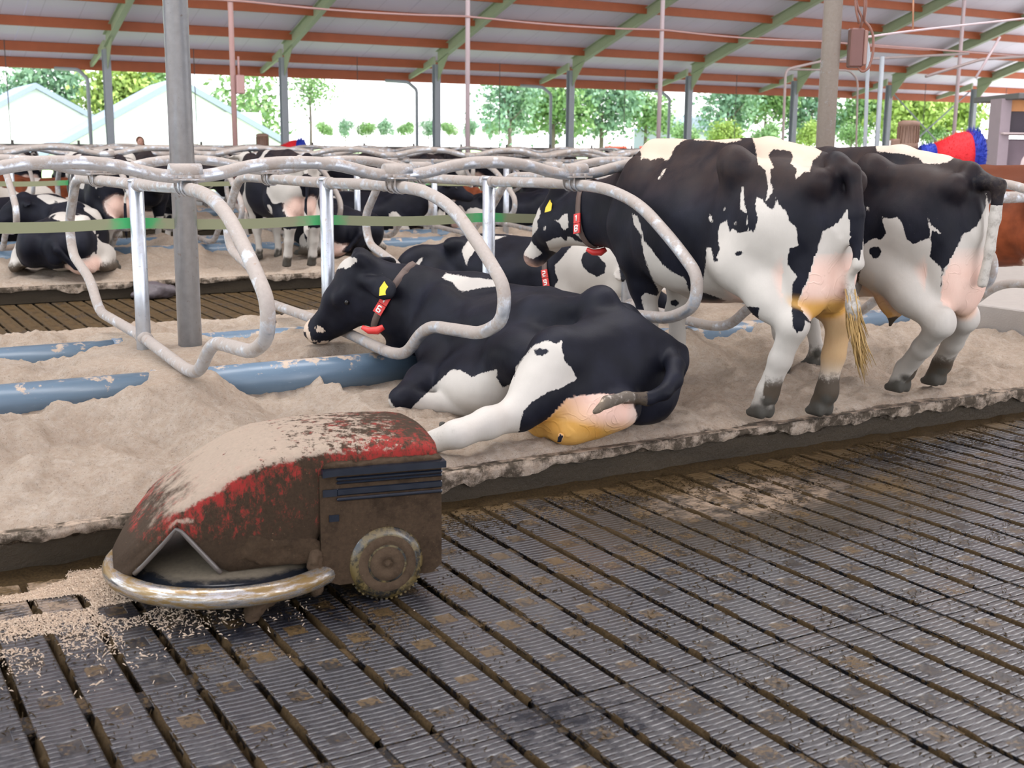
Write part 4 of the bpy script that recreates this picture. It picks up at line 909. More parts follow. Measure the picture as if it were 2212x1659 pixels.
        a['pk'] = np.maximum(a['pk'], .8*smst(-np.linalg.norm(V-h(.48, 0, -.10), axis=1), -.085, -.055))
        g = V[:, 2]-o[2]; a['dt'] = np.where((ds[1] < .02), smst(g, .34, .1)*np.where(V[:, 0] > 4.5, .85, .3+.5*(V[:, 1] < 4.66)), 0)+np.where(ds[2] < .02, .35*smst(g, .3, .1), 0)+np.where(tl, .35*smst(V[:, 2], 1.1, .9), 0)
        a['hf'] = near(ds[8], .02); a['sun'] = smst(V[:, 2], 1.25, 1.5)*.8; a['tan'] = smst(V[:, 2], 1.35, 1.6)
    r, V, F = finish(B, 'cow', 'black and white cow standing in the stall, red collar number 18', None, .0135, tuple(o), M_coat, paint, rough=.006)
    eyes(r, h)
    nd = (h(.08, 0, -.1)-L(.75, 0, 1.1)); nd /= np.linalg.norm(nd); cc = at(1290, 478, u=4.42); nd = nd+V3(0, 0, -.15)
    pts = ring(B, cc, nd, V3(0, 0, 1), 26, .5)
    lf = [i for i in range(25) if (pts[i]-cc)@CR < 0 and pts[i][2] < cc[2]+.12]; k = lf[0] if lf else 6
    i18 = min(range(26), key=lambda i: abs(proj(pts[i])[1]-458)+abs(proj(pts[i])[0]-1232)+150*proj(pts[i])[2])
    bt = min(range(26), key=lambda i: pts[i][2])
    t = MB(); rr = random.Random(5); e0 = np.array(tail[-1]); e1 = np.array(tail[-2]); dr = (e0-e1)/np.linalg.norm(e0-e1)
    for q in range(200):
        b = e1+(e0-e1)*rr.uniform(-.5, .9)+np.array([rr.gauss(0, .013), rr.gauss(0, .013), 0])-o; L_ = rr.uniform(.12, .26); sp = np.array([rr.gauss(0, .015), rr.gauss(0, .015), 0])
        t.tube([b, b+dr*L_*.5+sp*.7, b+dr*L_+sp*1.2+np.array([.02, 0, 0])], [.004, .003, .001], 4)
    t.build('tail_switch', flat('tail_hair', (.42, .27, .10), .7, sc=30, var=.5), r)['kind'] = 'stuff'
    collar(r, pts, .042, nd, '18', i18, (pts[bt]-V3(0, 0, .03), CR, CU))
    ear_tag(r, surf(B, 1185, 449)-CF*.012, CR*.6-CF*.6+CU*.25, CU*.9+CR*.15, 1.1)
    return r, h
main_cow()
# ---- the second standing cow, to the right
def cow_two():
    B = Body(); o = V3(5.44, 5.27, .21)
    hi = [at(1940, 846, z=.22), at(2018, 832, z=.22)]; fr = [at(1655, 788, z=.2), at(1772, 780, z=.2)]
    toL = lambda P: ((P[1]-o[1])/.955, -(P[0]-o[0])/.955, (P[2]-o[2])/.955)
    tl = [V3(5.45, 4.46, 1.48), V3(5.46, 4.34, 1.45), at(2158, 400, u=5.46), at(2150, 470, u=5.46), at(2138, 540, u=5.46), at(2122, 612, u=5.46)]
    L, h, R = std_cow(B, (0, 1, 0), o, hind=[toL(hi[0]), toL(hi[1])], hock=[(-.92, .17, .50), (-.80, -.18, .49)], front=[(.36, .17, 0), (.40, -.16, 0)], knee=[(.44, .16, .4), (.46, -.16, .4)], poll=V3(5.44, 6.55, 1.45), hdir=V3(0, .8, -.6), udder=1.0, s=.955)
    B.pr = [p for p in B.pr if p[7] != 7]; B.path(tl, [.05, .046, .036, .028, .026, .03], .025, tag=7)
    B.ell(L(-.86, .06, .80), V3(.13, .11, .25), .04, None, 3); B.ell(L(-.86, -.08, .79), V3(.14, .11, .26), .035, None, 3); B.ell(L(-.90, 0, 1.05), V3(.06, .10, .16), .06, None, 3)
    B.cap(L(-.52, .10, .52), L(-.50, .11, .43), .02, .014, .02, tag=4); B.ell(L(-.50, .08, .66), V3(.14, .10, .17), .05, None, 3)
    WH = [[(1894, 327), (1890, 310), (2060, 310), (2070, 333), (2046, 351), (2026, 354), (1995, 353), (1985, 341), (1945, 332), (1921, 330)],
          [(1904, 468), (1921, 473), (1938, 469), (1951, 486), (1958, 517), (1972, 527), (1992, 520), (2009, 513), (2012, 530), (2009, 555), (2034, 579), (2032, 623), (2050, 650), (2070, 690), (2046, 720), (1985, 830), (1958, 870), (1890, 870), (1960, 775), (1962, 690), (1940, 640), (1850, 640), (1862, 560), (1865, 528), (1887, 515), (1904, 518), (1914, 504), (1908, 481)],
          [(2004, 471), (2007, 473), (2012, 486), (2034, 502), (2031, 505), (2014, 498), (2010, 510), (2006, 490)],
          [(2127, 415), (2132, 419), (2128, 450), (2112, 485), (2095, 500), (2080, 505), (2055, 560), (2040, 580), (2034, 640), (2060, 720), (2160, 640), (2160, 480), (2140, 450)],
          [(1871, 440), (1877, 450), (1875, 458), (1870, 450)]]
    BL = [[(1876, 545), (1882, 533), (1896, 532), (1904, 542), (1900, 556), (1886, 558)]]
    def paint(V, N, ds, a):
        w = patches(V, WH, BL); far = V[:, 0] > 5.62
        w = np.where(far & (V[:, 2] > .8), -.05, w); w = np.where((ds[1] < .03) & (V[:, 2] < .85), np.maximum(w, .03), w)
        w = np.where((ds[2] < .03), np.where(V[:, 2] < .56, .05, -.05), w)
        t7 = near(ds[7], .02) > .5; w = np.where(t7, np.where(V[:, 2] < 1.33, .05, -.05), w)
        x, y, z = proj(V); up = poly_sd(x, y, [(2127, 430), (2095, 490), (2075, 520), (2055, 560), (2036, 600), (2032, 650), (2050, 690), (2060, 740), (2200, 740), (2200, 430)])
        ud = near(ds[3], .04)*(V[:, 2] < 1.1)*np.where((V[:, 0] < 5.40) & (x > 2000) & (up < 0), 0, 1); a['w'] = np.where(ud > .4, .05, w); a['pk'] = ud*.8*smst(V[:, 2], 1.15, .95)
        a['yl'] = np.clip(near(ds[3], .03)*(.35*smst(V[:, 1], 4.6, 4.8)+.6*smst(V[:, 2], .78, .62)), 0, 1)+.25*near(ds[3], .15)*(V[:, 1] > 4.75)*(V[:, 2] < .95)
        g = V[:, 2]-o[2]; a['dt'] = np.where(ds[1] < .02, smst(g, .34, .06)*np.where(V[:, 0] > 5.44, .8, .12), 0)+np.where(ds[2] < .02, .4*smst(g, .3, .1), 0)+np.where(t7, .3, 0)+.8*near(ds[4], .015)
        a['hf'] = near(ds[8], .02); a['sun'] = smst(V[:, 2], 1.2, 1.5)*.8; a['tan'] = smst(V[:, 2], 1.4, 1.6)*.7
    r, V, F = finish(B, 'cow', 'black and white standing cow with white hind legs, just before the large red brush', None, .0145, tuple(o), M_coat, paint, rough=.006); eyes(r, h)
cow_two()
# ---- the cow lying in the near stall (collar 16), rolled a little onto her right hip, head turned left
def lying_cow():
    B = Body(); o = V3(3.5, 5.5, .22); f0 = np.array([-.20, .98, 0]); f0 /= np.linalg.norm(f0)
    def fr(r, f=f0):
        l = np.array([-f[1], f[0], 0]); r = math.radians(r); z = V3(0, 0, 1)
        return f, l*math.cos(r)+z*math.sin(r), z*math.cos(r)-l*math.sin(r)
    rows = [((3.73, 4.76, .47), 40, .09, .11, .14, .2), ((3.715, 4.84, .48), 40, .16, .14, .20, .3), ((3.69, 4.97, .50), 38, .24, .19, .26, .35), ((3.64, 5.18, .535), 34, .28, .245, .31, .45),
            ((3.58, 5.45, .545), 26, .36, .265, .33, .5), ((3.52, 5.70, .545), 20, .41, .265, .34, .5), ((3.47, 5.92, .545), 14, .40, .25, .34, .5), ((3.43, 6.12, .55), 10, .32, .24, .33, .5), ((3.40, 6.30, .55), 6, .25, .22, .31, .5), ((3.37, 6.44, .54), 4, .17, .16, .26, .3)]
    st = []
    for c, r, w, a, b, p in rows: f, l, u = fr(r); st.append((c, f, l, u, w, a, b, p))
    trunk(B, st)
    def P(i, x, y, z): c, f, l, u = [np.asarray(q) for q in st[i][:4]]; return c+f*x+l*y+u*z
    R3 = np.array(st[3][1:4])
    B.path([P(0, 0, 0, .10), P(3, 0, 0, .22), P(5, 0, 0, .235), P(7, 0, 0, .215)], [.05, .05, .05, .06], .07)
    hk = at(1298, 652, u=3.50); B.ell(hk-V3(0, 0, -.008), V3(.08, .06, .07), .06, R3); B.ell(at(1222, 640, u=3.42), V3(.10, .12, .09), .08, neg=True); B.ell(P(3, .0, -.24, .15), V3(.085, .07, .07), .07, R3)
    pin = at(1428, 752, u=3.70); B.ell(pin, V3(.06, .06, .055), .06); B.cap(hk-V3(0, 0, .03), pin, .055, .05, .10)
    B.cap(hk-V3(0, 0, .02), P(4, .05, .30, .10), .05, .06, .10)
    # left hind leg: thigh, long white shank, cannon lying towards the robot
    hip = at(1335, 770, u=3.50); stf = at(1208, 775, u=3.14); hock = at(1118, 893, u=2.90); fet = at(985, 938, u=2.52); foot = at(930, 958, z=.24)
    B.ell(at(1308, 775, u=3.46), V3(.23, .16, .20), .12); B.ell(at(1335, 820, u=3.50), V3(.22, .18, .13), .10)
    B.path([hip, stf], [.19, .15], .12, tag=0); B.path([stf, stf*.5+hock*.5, hock], [.14, .112, .082], .08, tag=1)
    B.path([hock, hock*.5+fet*.5, fet], [.078, .07, .066], .04, tag=1); B.path([fet, foot], [.064, .055], .03, tag=1); hoof(B, foot-V3(0, 0, .03), (-1, .1), 1)
    B.cap(at(1290, 838, u=3.30), at(1140, 882, u=2.93), .10, .05, .1, tag=0)
    # the right thigh and shank under the body
    B.ell(at(1395, 858, u=3.68), V3(.15, .15, .13), .08, tag=0); B.cap(at(1405, 865, u=3.68), at(1380, 880, u=3.6), .10, .08, .06, tag=0)
    # udder resting on the bedding
    B.ell(at(1262, 893, u=3.24), V3(.17, .16, .135), .06, None, 3); B.ell(at(1185, 908, u=3.12), V3(.12, .12, .095), .06, None, 3); B.ell(at(1322, 880, u=3.34), V3(.15, .13, .115), .05, None, 3); B.ell(at(1225, 928, u=3.14), V3(.10, .1, .075), .05, None, 3)
    B.cap(at(1146, 910, u=3.0), at(1139, 920, u=2.97), .018, .013, .015, tag=4); B.cap(at(1212, 940, u=3.04), at(1208, 954, u=3.03), .018, .013, .015, tag=4)
    # tail laid round the rump
    tl = [P(0, .02, 0, .15), at(1438, 752, u=3.72), at(1458, 790, u=3.66), at(1456, 822, u=3.60), at(1434, 848, u=3.52), at(1400, 862, u=3.45), at(1352, 857, u=3.32), at(1312, 868, u=3.18), at(1286, 890, u=3.09)]
    B.path(tl, [.05, .05, .046, .042, .036, .03, .026, .03, .016], .02, tag=7)
    # belly folds
    B.ell(at(1030, 830, u=3.10), V3(.22, .30, .17), .10); B.ell(at(945, 855, u=3.12), V3(.16, .22, .12), .10)
    B.ell(at(1120, 770, u=3.16), V3(.15, .22, .15), .12)
    # shoulder, folded front leg, brisket
    B.ell(at(955, 690, u=3.16), V3(.12, .21, .20), .12); sh = at(930, 720, u=3.14); el = at(955, 790, u=3.08); kn = at(868, 862, z=.28)
    B.path([sh, el], [.13, .12], .1, tag=2); B.path([el, el*.5+kn*.5, kn], [.12, .088, .066], .06, tag=2); B.path([kn, kn+V3(.16, -.06, -.03), kn+V3(.34, -.16, -.05)], [.06, .05, .05], .03, tag=2)
    B.ell(at(868, 790, u=3.10), V3(.13, .13, .19), .12)
    # neck and head
    poll = at(776, 556, u=2.86); muz = at(650, 694, u=2.60); hd = (muz-poll)/np.linalg.norm(muz-poll)
    nk = poll-V3(0, 0, .12)+hd*.05+V3(.06, .05, 0)
    B.path([V3(3.37, 6.22, .64), at(905, 660, u=3.16), nk], [.24, .215, .165], .1, sq=((.75, .65, 0), 1.35))
    B.cap(V3(3.30, 6.40, .52), nk-V3(-.06, 0, .12), .17, .12, .12)
    h, R = head_prims(B, poll, muz-poll, -CR*.75+CU*.6-CF*.42, 1.22, earL=(-.55, .75, -.55), earR=(-.1, -.8, -.75))
    for e in (-1, 1): B.ell(h(-.01, e*.028, .0), V3(.035, .035, .05), .03, R, 5)
    WH = [[(724, 583), (740, 562), (752, 553), (762, 557), (771, 558), (772, 566), (762, 570), (758, 577), (746, 582), (742, 577), (735, 580)],
          [(955, 601), (962, 590), (1010, 598), (1070, 605), (1085, 617), (1040, 622), (1000, 630), (988, 624), (978, 610)],
          [(892, 877), (917, 854), (956, 816), (977, 797), (998, 801), (1019, 814), (1045, 805), (1075, 797), (1073, 816), (1085, 837), (1109, 828), (1115, 794), (1130, 773), (1151, 748), (1181, 735), (1202, 743), (1215, 733), (1213, 752), (1219, 777), (1236, 799), (1247, 818), (1223, 833), (1215, 837), (1189, 845), (1151, 867), (1130, 888), (1126, 907), (1120, 935), (1060, 960), (960, 1000), (890, 1010), (850, 980), (880, 905)],
          [(834, 850), (840, 862), (852, 880), (844, 885), (835, 872)]]
    BL = [[(1153, 756), (1165, 752), (1187, 757), (1172, 769), (1158, 768)]]
    def paint(V, N, ds, a):
        w = patches(V, WH, BL); x, y, z = proj(V)
        w = np.where((ds[1] < .02) & (x < 1110), .05, w)
        m = z/FPX; usd = poly_sd(x, y, [(1126, 908), (1160, 886), (1200, 869), (1250, 856), (1300, 851), (1345, 855), (1366, 868), (1376, 895), (1368, 925), (1330, 955), (1230, 975), (1120, 945)])*m; ud = smst(usd, -.003, .003)*(ds[3] < .05); w = np.where(ds[3] < .05, np.maximum(w, usd), w)
        t7 = near(ds[7], .015) > .5; w = np.where(t7, np.where((x < 1372) & (y < 900), .05, -.05), w)
        a['w'] = w; a['pk'] = ud*.9*smst(x, 1375, 1330)+.45*ud
        a['pk'] = np.clip(a['pk'], 0, .95)
        a['yl'] = np.clip(ud*smst(x+.9*(905-y), 1330, 1180)+.85*ud*smst(y, 900, 940), 0, 1)*(1-t7)+.35*t7*smst(x, 1330, 1290)
        a['dt'] = .5*t7*(x < 1400)+.25*(ds[1] < .02)*smst(x, 1100, 950)
        a['tan'] = .9*smst(np.linalg.norm(V-h(.5, 0, -.11), axis=1), .09, .05); mz = np.linalg.norm(V-h(.49, 0, -.09), axis=1); mw = np.clip(.105-mz, -.02, .02)*.3+.03*fbm(V[:, 0]*22, V[:, 1]*22, 9, 3, V[:, 2]*22)-.003; a['w'] = np.where(mz < .13, mw, a['w']); a['tan'] = np.maximum(a['tan'], 1.0*(mz < .13))
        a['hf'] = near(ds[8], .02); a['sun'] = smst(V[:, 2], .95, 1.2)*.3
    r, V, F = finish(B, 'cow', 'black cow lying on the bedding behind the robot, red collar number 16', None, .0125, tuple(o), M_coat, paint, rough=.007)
    eyes(r, h, r=.019)
    nd = at(905, 660, u=3.16)-nk; cc = at(838, 650, u=2.98)
    ax = nd/np.linalg.norm(nd)+V3(0, 0, -.25); pts = ring(B, cc, ax, V3(0, 0, 1), 30, .45)
    i16 = min(range(29), key=lambda i: abs(proj(pts[i])[1]-640)+abs(proj(pts[i])[0]-850)+150*proj(pts[i])[2])
    bt = min(range(30), key=lambda i: pts[i][2])
    collar(r, pts, .042, ax, '16', i16, (at(804, 714, u=2.80), CR, CU))
    tp = h(.045, .088, -.075)+(R[0]*-.55+R[1]*.75-R[2]*.55)*.16
    ear_tag(r, tp-CF*.03-CU*.005, CR*.95-CF*.3, CU, 1.05)
lying_cow()
# ------------------------------------------------------------------ cow 29 and the rest of the herd
def lie_cow(B, o, fwd, poll=None, hdir=None, roll=10, side=1, headup=(0, 0, 1), s=1.0, neck=True):
    """a cow lying on her brisket; side = +1 when the hind legs stick out to her left"""
    f = np.array([fwd[0], fwd[1], 0.]); f /= np.linalg.norm(f); l = np.array([-f[1], f[0], 0]); z = V3(0, 0, 1); o = np.asarray(o, float); L = lambda x, y, zz: o+s*(f*x+l*y+z*zz)
    rows = [(-.86, .28, .10, .12, .16, .2, 1.5), (-.76, .31, .19, .17, .22, .3, 1.5), (-.58, .33, .26, .23, .29, .4, 1.4), (-.32, .35, .30, .29, .33, .45, 1.2), (-.05, .36, .38, .29, .35, .5, .8), (.2, .36, .42, .28, .35, .5, .5), (.42, .37, .39, .28, .35, .5, .3), (.62, .38, .31, .28, .34, .5, .2), (.8, .39, .24, .25, .32, .5, .1), (.95, .38, .16, .18, .26, .3, 0)]
    st = []
    for x, zc, w, a, b, p, r in rows:
        r = math.radians(roll*r)*(1 if side > 0 else -1); ll = l*math.cos(r)+z*math.sin(r); uu = z*math.cos(r)-l*math.sin(r); st.append((L(x, 0, zc), f, ll, uu, w*s, a*s, b*s, p))
    trunk(B, st)
    for e in (1, -1): B.ell(L(-.34, e*.24, .53+.04*e*side), V3(.09, .08, .06), .11); B.ell(L(-.62, e*.26, .32), V3(.26, .14, .24), .1); B.ell(L(.62, e*.22, .40), V3(.14, .10, .24), .1)
    for e in (1, -1):
        B.path([L(.6, e*.26, .30), L(.78, e*.28, .09)], [.10, .07], .06, tag=2); B.path([L(.78, e*.28, .07), L(.55, e*.30, .05)], [.055, .05], .03, tag=2)
        B.path([L(-.5, e*.3, .25), L(-.22, e*.42, .18), L(-.56, e*.46, .10)], [.16, .11, .06], .08, tag=1); B.path([L(-.56, e*.46, .08), L(-.22, e*.52, .05)], [.055, .05], .03, tag=1); hoof(B, L(-.12, e*.53, .0), f)
    B.ell(L(-.62, side*.26, .12), V3(.2, .16, .12), .05, None, 3)
    B.path([L(-.82, 0, .42), L(-.92, side*.05, .30), L(-.86, side*.22, .10), L(-.7, side*.38, .06)], [.045, .04, .03, .03], .03, tag=7)
    poll = np.asarray(poll) if poll is not None else L(1.35, .12, .86); hd = np.asarray(hdir) if hdir is not None else f*.85+l*.25-z*.45
    hn = hd/np.linalg.norm(hd); nk = poll-z*.11+hn*.04
    B.path([L(.75, 0, .45), (L(.95, 0, .52)+nk)*.5, nk], [.25, .19, .13], .1); B.cap(L(.85, 0, .34), nk-z*.08, .15, .09, .12)
    h, R = head_prims(B, poll, hd, headup, s)
    return L, h, R
def plain(ground, wb=0.0, white_legs=True, udder=True, polys=None, black=(), brown=0):
    def paint(V, N, ds, a):
        a['w'] = np.full(len(V), wb) if polys is None else np.maximum(patches(V, polys, black), -.2)
        if polys is None:
            lg = (np.minimum(ds.get(1, 9), ds.get(2, 9)) < .02) & (V[:, 2]-ground < .5); a['w'] = np.where(lg, .5, a['w'])
        if 3 in ds and udder: ud = near(ds[3], .04); a['pk'] = ud*.8; a['w'] = np.where(ud > .4, .5, a['w'])
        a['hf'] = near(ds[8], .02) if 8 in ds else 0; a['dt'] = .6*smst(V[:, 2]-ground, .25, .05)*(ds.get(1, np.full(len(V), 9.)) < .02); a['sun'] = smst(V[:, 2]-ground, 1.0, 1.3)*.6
    return paint
B = Body(); p0 = at(905, 605, v=9.15); p1 = at(1300, 600, v=7.65); f = (p1-p0); f[2] = 0; f /= np.linalg.norm(f); o = p0+f*.85; o[2] = .26
poll = at(1345, 560, v=7.35); L, h, R = lie_cow(B, o, f, poll, CR*.8-V3(0, 0, .55), roll=6, side=-1)
W29 = [[(885, 600), (893, 575), (905, 560), (915, 555), (905, 575), (896, 595)], [(997, 540), (1010, 520), (1030, 510), (1095, 510), (1050, 524), (1030, 536), (1012, 560), (1008, 575), (1003, 560)],
       [(1199, 572), (1212, 560), (1228, 538), (1245, 525), (1330, 530), (1350, 660), (1190, 650), (1200, 615), (1206, 605), (1200, 590)]]
r29, V, F = finish(B, 'cow', 'black and white cow lying behind number 18, red collar number 29, head hidden', None, .018, tuple(o), M_coat, plain(.26, polys=W29, black=[[(1255, 562), (1262, 545), (1280, 540), (1310, 572), (1306, 590), (1290, 598), (1270, 588), (1258, 575)]]), rough=.006)
ax = at(1345, 580, v=7.3)-at(1100, 590, v=8.3); ax[2] += .15; cc = at(1236, 585, v=7.85); pts = ring(B, cc, ax, V3(0, 0, 1), 26, .6)
i29 = min(range(25), key=lambda i: abs(proj(pts[i])[1]-588)+abs(proj(pts[i])[0]-1190)+150*proj(pts[i])[2]); collar(r29, pts, .045, ax, '29', i29)
# mesh stock for the herd: one standing, two lying
def stock(build, vx, ground=0.0, **k):
    B = Body(); L, h, R = build(B); r, V, F = finish(B, 'cow', None, None, vx, (0, 0, 0), M_coat_r, plain(ground, **k)); eyes(r, h); return r, h, R
S_stand, hs, Rs = stock(lambda B: std_cow(B, (1, 0, 0), (0, 0, 0)), .027)
S_eat, hs2, Rs2 = stock(lambda B: std_cow(B, (1, 0, 0), (0, 0, 0), poll=V3(1.36, .12, 1.22), hdir=V3(.5, .35, -.8)), .027)
S_lie, hl, Rl = stock(lambda B: lie_cow(B, (0, 0, 0), (1, 0, 0)), .026)
S_lie2, hl2, Rl2 = stock(lambda B: lie_cow(B, (0, 0, 0), (1, 0, 0), poll=V3(.95, .62, .80), hdir=V3(-.15, .75, -.5), side=-1), .026)
USED = set()
def herd(src, x, y, z, deg, label, s=1.0, m=None, wv=None, group='cows in the rows beyond the alley'):
    if src.name in USED: o = copy_tree(src)
    else: o = src; USED.add(src.name)
    o.location = (x, y, z); o.rotation_euler = (0, 0, math.radians(deg)); o.scale = (s, s, s); tag(o, label, 'cow', group)
    if wv is not None:
        for c in o.children:
            if c.name.startswith('body'): c.data = c.data.copy(); a = c.data.attributes['w'].data; b = np.zeros(len(a), dtype=np.float32); a.foreach_get('value', b); a.foreach_set('value', np.where(b > .3, b, wv))
    if m:
        for c in o.children:
            if c.name.startswith('body'):
                c.data = c.data if c.data.materials[0] == m else c.data.copy(); c.data.materials[0] = m
    return o
SU = lambda k, sh=.2: DU0+DS*(k+.5)+sh
herd(S_stand, SU(2)+.06, 13.75, .22, 90, 'white and black cow seen from behind with pink udder, on the second row kerb', .89, wv=.08)
herd(S_stand, 3.15, 15.0, .22, 94, 'black and white standing cow seen between first divider and tall post', .88)
herd(S_eat, 3.95, 16.6, .22, 270, 'black cow standing crosswise behind the tall galvanised post', .88, wv=-.2)
herd(S_lie, 5.75, 14.3, .26, 95, 'dark lying cow glimpsed between the second and third posts', .95, wv=-.3)
o = herd(S_lie, *at(770, 500, v=17.0)[:2], .26, -32, 'black cow lying facing right with yellow ear tag and red collar tag', 1.0, wv=-.3)
herd(S_lie2, *at(1085, 480, v=16.8)[:2], .26, -30, 'black lying cow facing right behind the loop left of number 18', .95, wv=-.25)
herd(S_lie, *at(985, 478, v=20.5)[:2], .22, 200, 'brown cow lying behind the second post on the far bed', .95, M_brown, wv=-.3)
herd(S_lie2, *at(150, 600, v=13.75)[:2], .24, 70, 'cow curled up on the second row kerb at the left, black muzzle on her flank', .97, wv=-.08)
herd(S_lie, *at(25, 500, v=16.6)[:2], .26, 185, 'black cow lying at the far left edge with brown collar', 1.0, wv=-.25)
herd(S_lie, *at(120, 430, v=24.6)[:2], .24, 180, 'orange and white sunlit cow lying far left in the far row', 1.05, M_brown, wv=.12)
herd(S_stand, 9.55, 7.35, .0, 100, 'red brown cow standing at the right edge beyond the concrete end wall', 1.0, M_brown, wv=-.35)
far = [(S_stand, 40, 29.2, 'dark cow at the feed fence on the far left', 95), (S_eat, 150, 29.4, 'dark cow back under the left barn', 85), (S_stand, 215, 27.2, 'pale cow back beside the first eave post', 80), (S_eat, 455, 29.0, 'brown back of a cow right of the tall galvanised post', 10),
       (S_stand, 560, 19.6, 'pale pinkish cow before the left brush', 60), (S_stand, 690, 27.0, 'pale cow right of the left brush', 100), (S_eat, 835, 28.9, 'spotted cow at the feed fence left of the centre pole', 80), (S_stand, 945, 27.4, 'pale broad cow back near the third eave post', 95),
       (S_eat, 1090, 29.2, 'long dark cow back along the feed fence at the centre', 0), (S_stand, 1200, 24.5, 'dark cow in the far row behind the wavy rails at the centre', 85), (S_eat, 1320, 28.5, 'black cow at the feed fence left of number 18 back', 20)]
for src, px, v, lab, deg in far: q = at(px, 330, v=v); herd(src, q[0], v, 0 if v > 26.1 or v < 21 else .2, deg, lab, .97 if v > 26.1 else .86)
for i, (k, lab) in enumerate(((0, 'spotted cow in the far row, first place from the left'), (2, 'spotted cow in the far row, left of the thin rosy pole'), (5, 'spotted cow in the far row, below the left brush'), (7, 'spotted cow in the far row, right of the left brush'), (9, 'spotted cow in the far row, left of the centre pole'), (11, 'spotted cow in the far row, right of the centre pole'))):
    herd(S_lie if i % 2 else S_stand, DU0+DS*(k+.5)+.5+3, 22.4, .22, 90, lab, .86)
herd(S_eat, 4.6, 19.2, 0, 10, 'dark cow walking in the alley behind the second row, left of the centre'); herd(S_stand, 9.0, 19.3, 0, 185, 'pale spotted cow walking in the alley behind the second row, at the centre')
# collar and tags on the dark lying cow in the second row
B = None
# ------------------------------------------------------------------ the manure robot
def m_robot():
    t = NT('robot_paint_dirty', .6, .12); o = t.objc(); x = t.sep(o, 0); z = t.sep(o, 2); nz = t.sep(t.n('NewGeometry', 'Normal'), 2)
    n = t.noise(t.scale(o, (1, 1, .55)), 30, 9, .84); big = t.noise(t.scale(o, (1, 1, .25)), 6, 4); fine = t.noise(o, 80, 7, .85)
    brown = t.mix(fine, (.018, .011, .007), (.150, .098, .060)); red = t.mix(t.noise(o, 30, 3), (.56, .022, .028), (.80, .055, .055))
    up = t.at('crease'); rf = t.math('ADD', t.math('ADD', n, t.math('MULTIPLY', up, .085)), t.math('MULTIPLY', t.math('SUBTRACT', big, .5), .35)); rf = t.math('SUBTRACT', rf, t.math('MULTIPLY', t.step(z, .30, .18), .4))
    c = t.mix(t.step(rf, .555, .585), brown, t.mix(t.step(rf, .58, .66), (.26, .045, .032), red)); c = t.mix(t.math('MULTIPLY', t.step(rf, .52, .57), .35), c, (.28, .09, .06))
    du = t.math('MULTIPLY', t.step(t.math('ADD', nz, t.math('MULTIPLY', t.math('SUBTRACT', t.noise(o, 20, 7, .75), .5), 1.1)), .28, .5), t.math('MULTIPLY', t.step(t.math('ADD', x, t.math('MULTIPLY', t.noise(o, 9, 6, .7), .5)), -.47, -.30), t.step(t.math('ADD', x, t.math('MULTIPLY', t.math('SUBTRACT', t.noise(o, 14, 6, .7), .5), .5)), .24, .06)))
    c = t.mix(t.math('MULTIPLY', t.math('MULTIPLY', du, .94), t.step(t.math('ADD', t.noise(o, 24, 8, .8), t.math('MULTIPLY', t.math('SUBTRACT', x, -.25), .32)), .40, .46)), c, t.mix(t.noise(o, 60, 5, .75), (.54, .415, .31), (.80, .64, .50))); c = t.mix(t.step(t.noise(o, 70, 2), .72, .76), c, (.30, .215, .12))
    t.set(color=c, rough=t.math('ADD', .45, t.math('MULTIPLY', fine, .3)), normal=t.bump(t.math('ADD', n, t.math('MULTIPLY', fine, .5)), 1.0, .022)); return t.m
def m_caked(name, a, b, rough=.6, black=.0):
    t = NT(name, rough, .1); o = t.objc(); f = t.noise(o, 60, 8, .85); c = t.mix(f, a, b); n = t.noise(o, 9, 6, .7); st = t.step(t.noise(t.scale(o, (1, 1, 3)), 130, 2), .72, .76)
    c = t.mix(t.math('MULTIPLY', t.step(n, .45, .7), .5), c, tuple(q*.5 for q in a)); c = t.mix(st, c, (.36, .26, .14)); t.set(color=c, normal=t.bump(t.math('ADD', f, n), .9, .018)); return t.m
M_rim = flat('rim_grey', (.10, .085, .075), .3); M_rob = m_robot(); M_cake = m_caked('caked_manure', (.024, .015, .009), (.165, .108, .066)); M_cake2 = m_caked('caked_manure_light', (.050, .032, .020), (.23, .155, .098))
def m_ring():
    t = NT('ring_steel', .22, .6, .8); o = t.objc(); n = t.noise(t.scale(o, (2, 2, 14)), 5, 6, .7); f = t.step(n, .34, .58); t.set(color=t.mix(f, (.50, .50, .50), (.20, .125, .04)), metal=t.math('SUBTRACT', .9, t.math('MULTIPLY', f, .6)), rough=t.math('ADD', .16, t.math('MULTIPLY', f, .22))); return t.m
M_ring = m_ring(); M_blk = flat('wet_black_plastic', (.012, .014, .020), .18, sc=9, var=.4); M_strip = flat('strip_blue_black', (.006, .009, .016), .12, sc=20, var=.4)
def m_bowl():
    t = NT('bowl_wet', .2, .5); o = t.objc(); f = t.step(t.noise(t.scale(o, (1, 1, 4)), 7, 6, .7), .47, .62); ox = t.sep(o, 0); oy = t.sep(o, 1); ox = t.math('ADD', ox, .05); rr = t.math('SQRT', t.math('ADD', t.math('MULTIPLY', ox, ox), t.math('MULTIPLY', oy, oy))); f = t.step(t.math('ADD', t.math('SUBTRACT', .345, rr), t.math('MULTIPLY', t.math('SUBTRACT', t.noise(t.scale(o, (1, 1, 4)), 7, 6, .7), .5), .10)), -.01, .03); t.set(color=t.mix(f, (.010, .012, .016), t.mix(t.noise(o, 50, 6, .75), (.05, .042, .03), (.20, .165, .115))), rough=t.math('ADD', .12, t.math('MULTIPLY', f, .4))); return t.m
M_bowl = m_bowl()
rb = empty('manure_robot', (1.205, 4.18, 0)); rb.rotation_euler = (0, 0, math.atan2(.196, -.98))
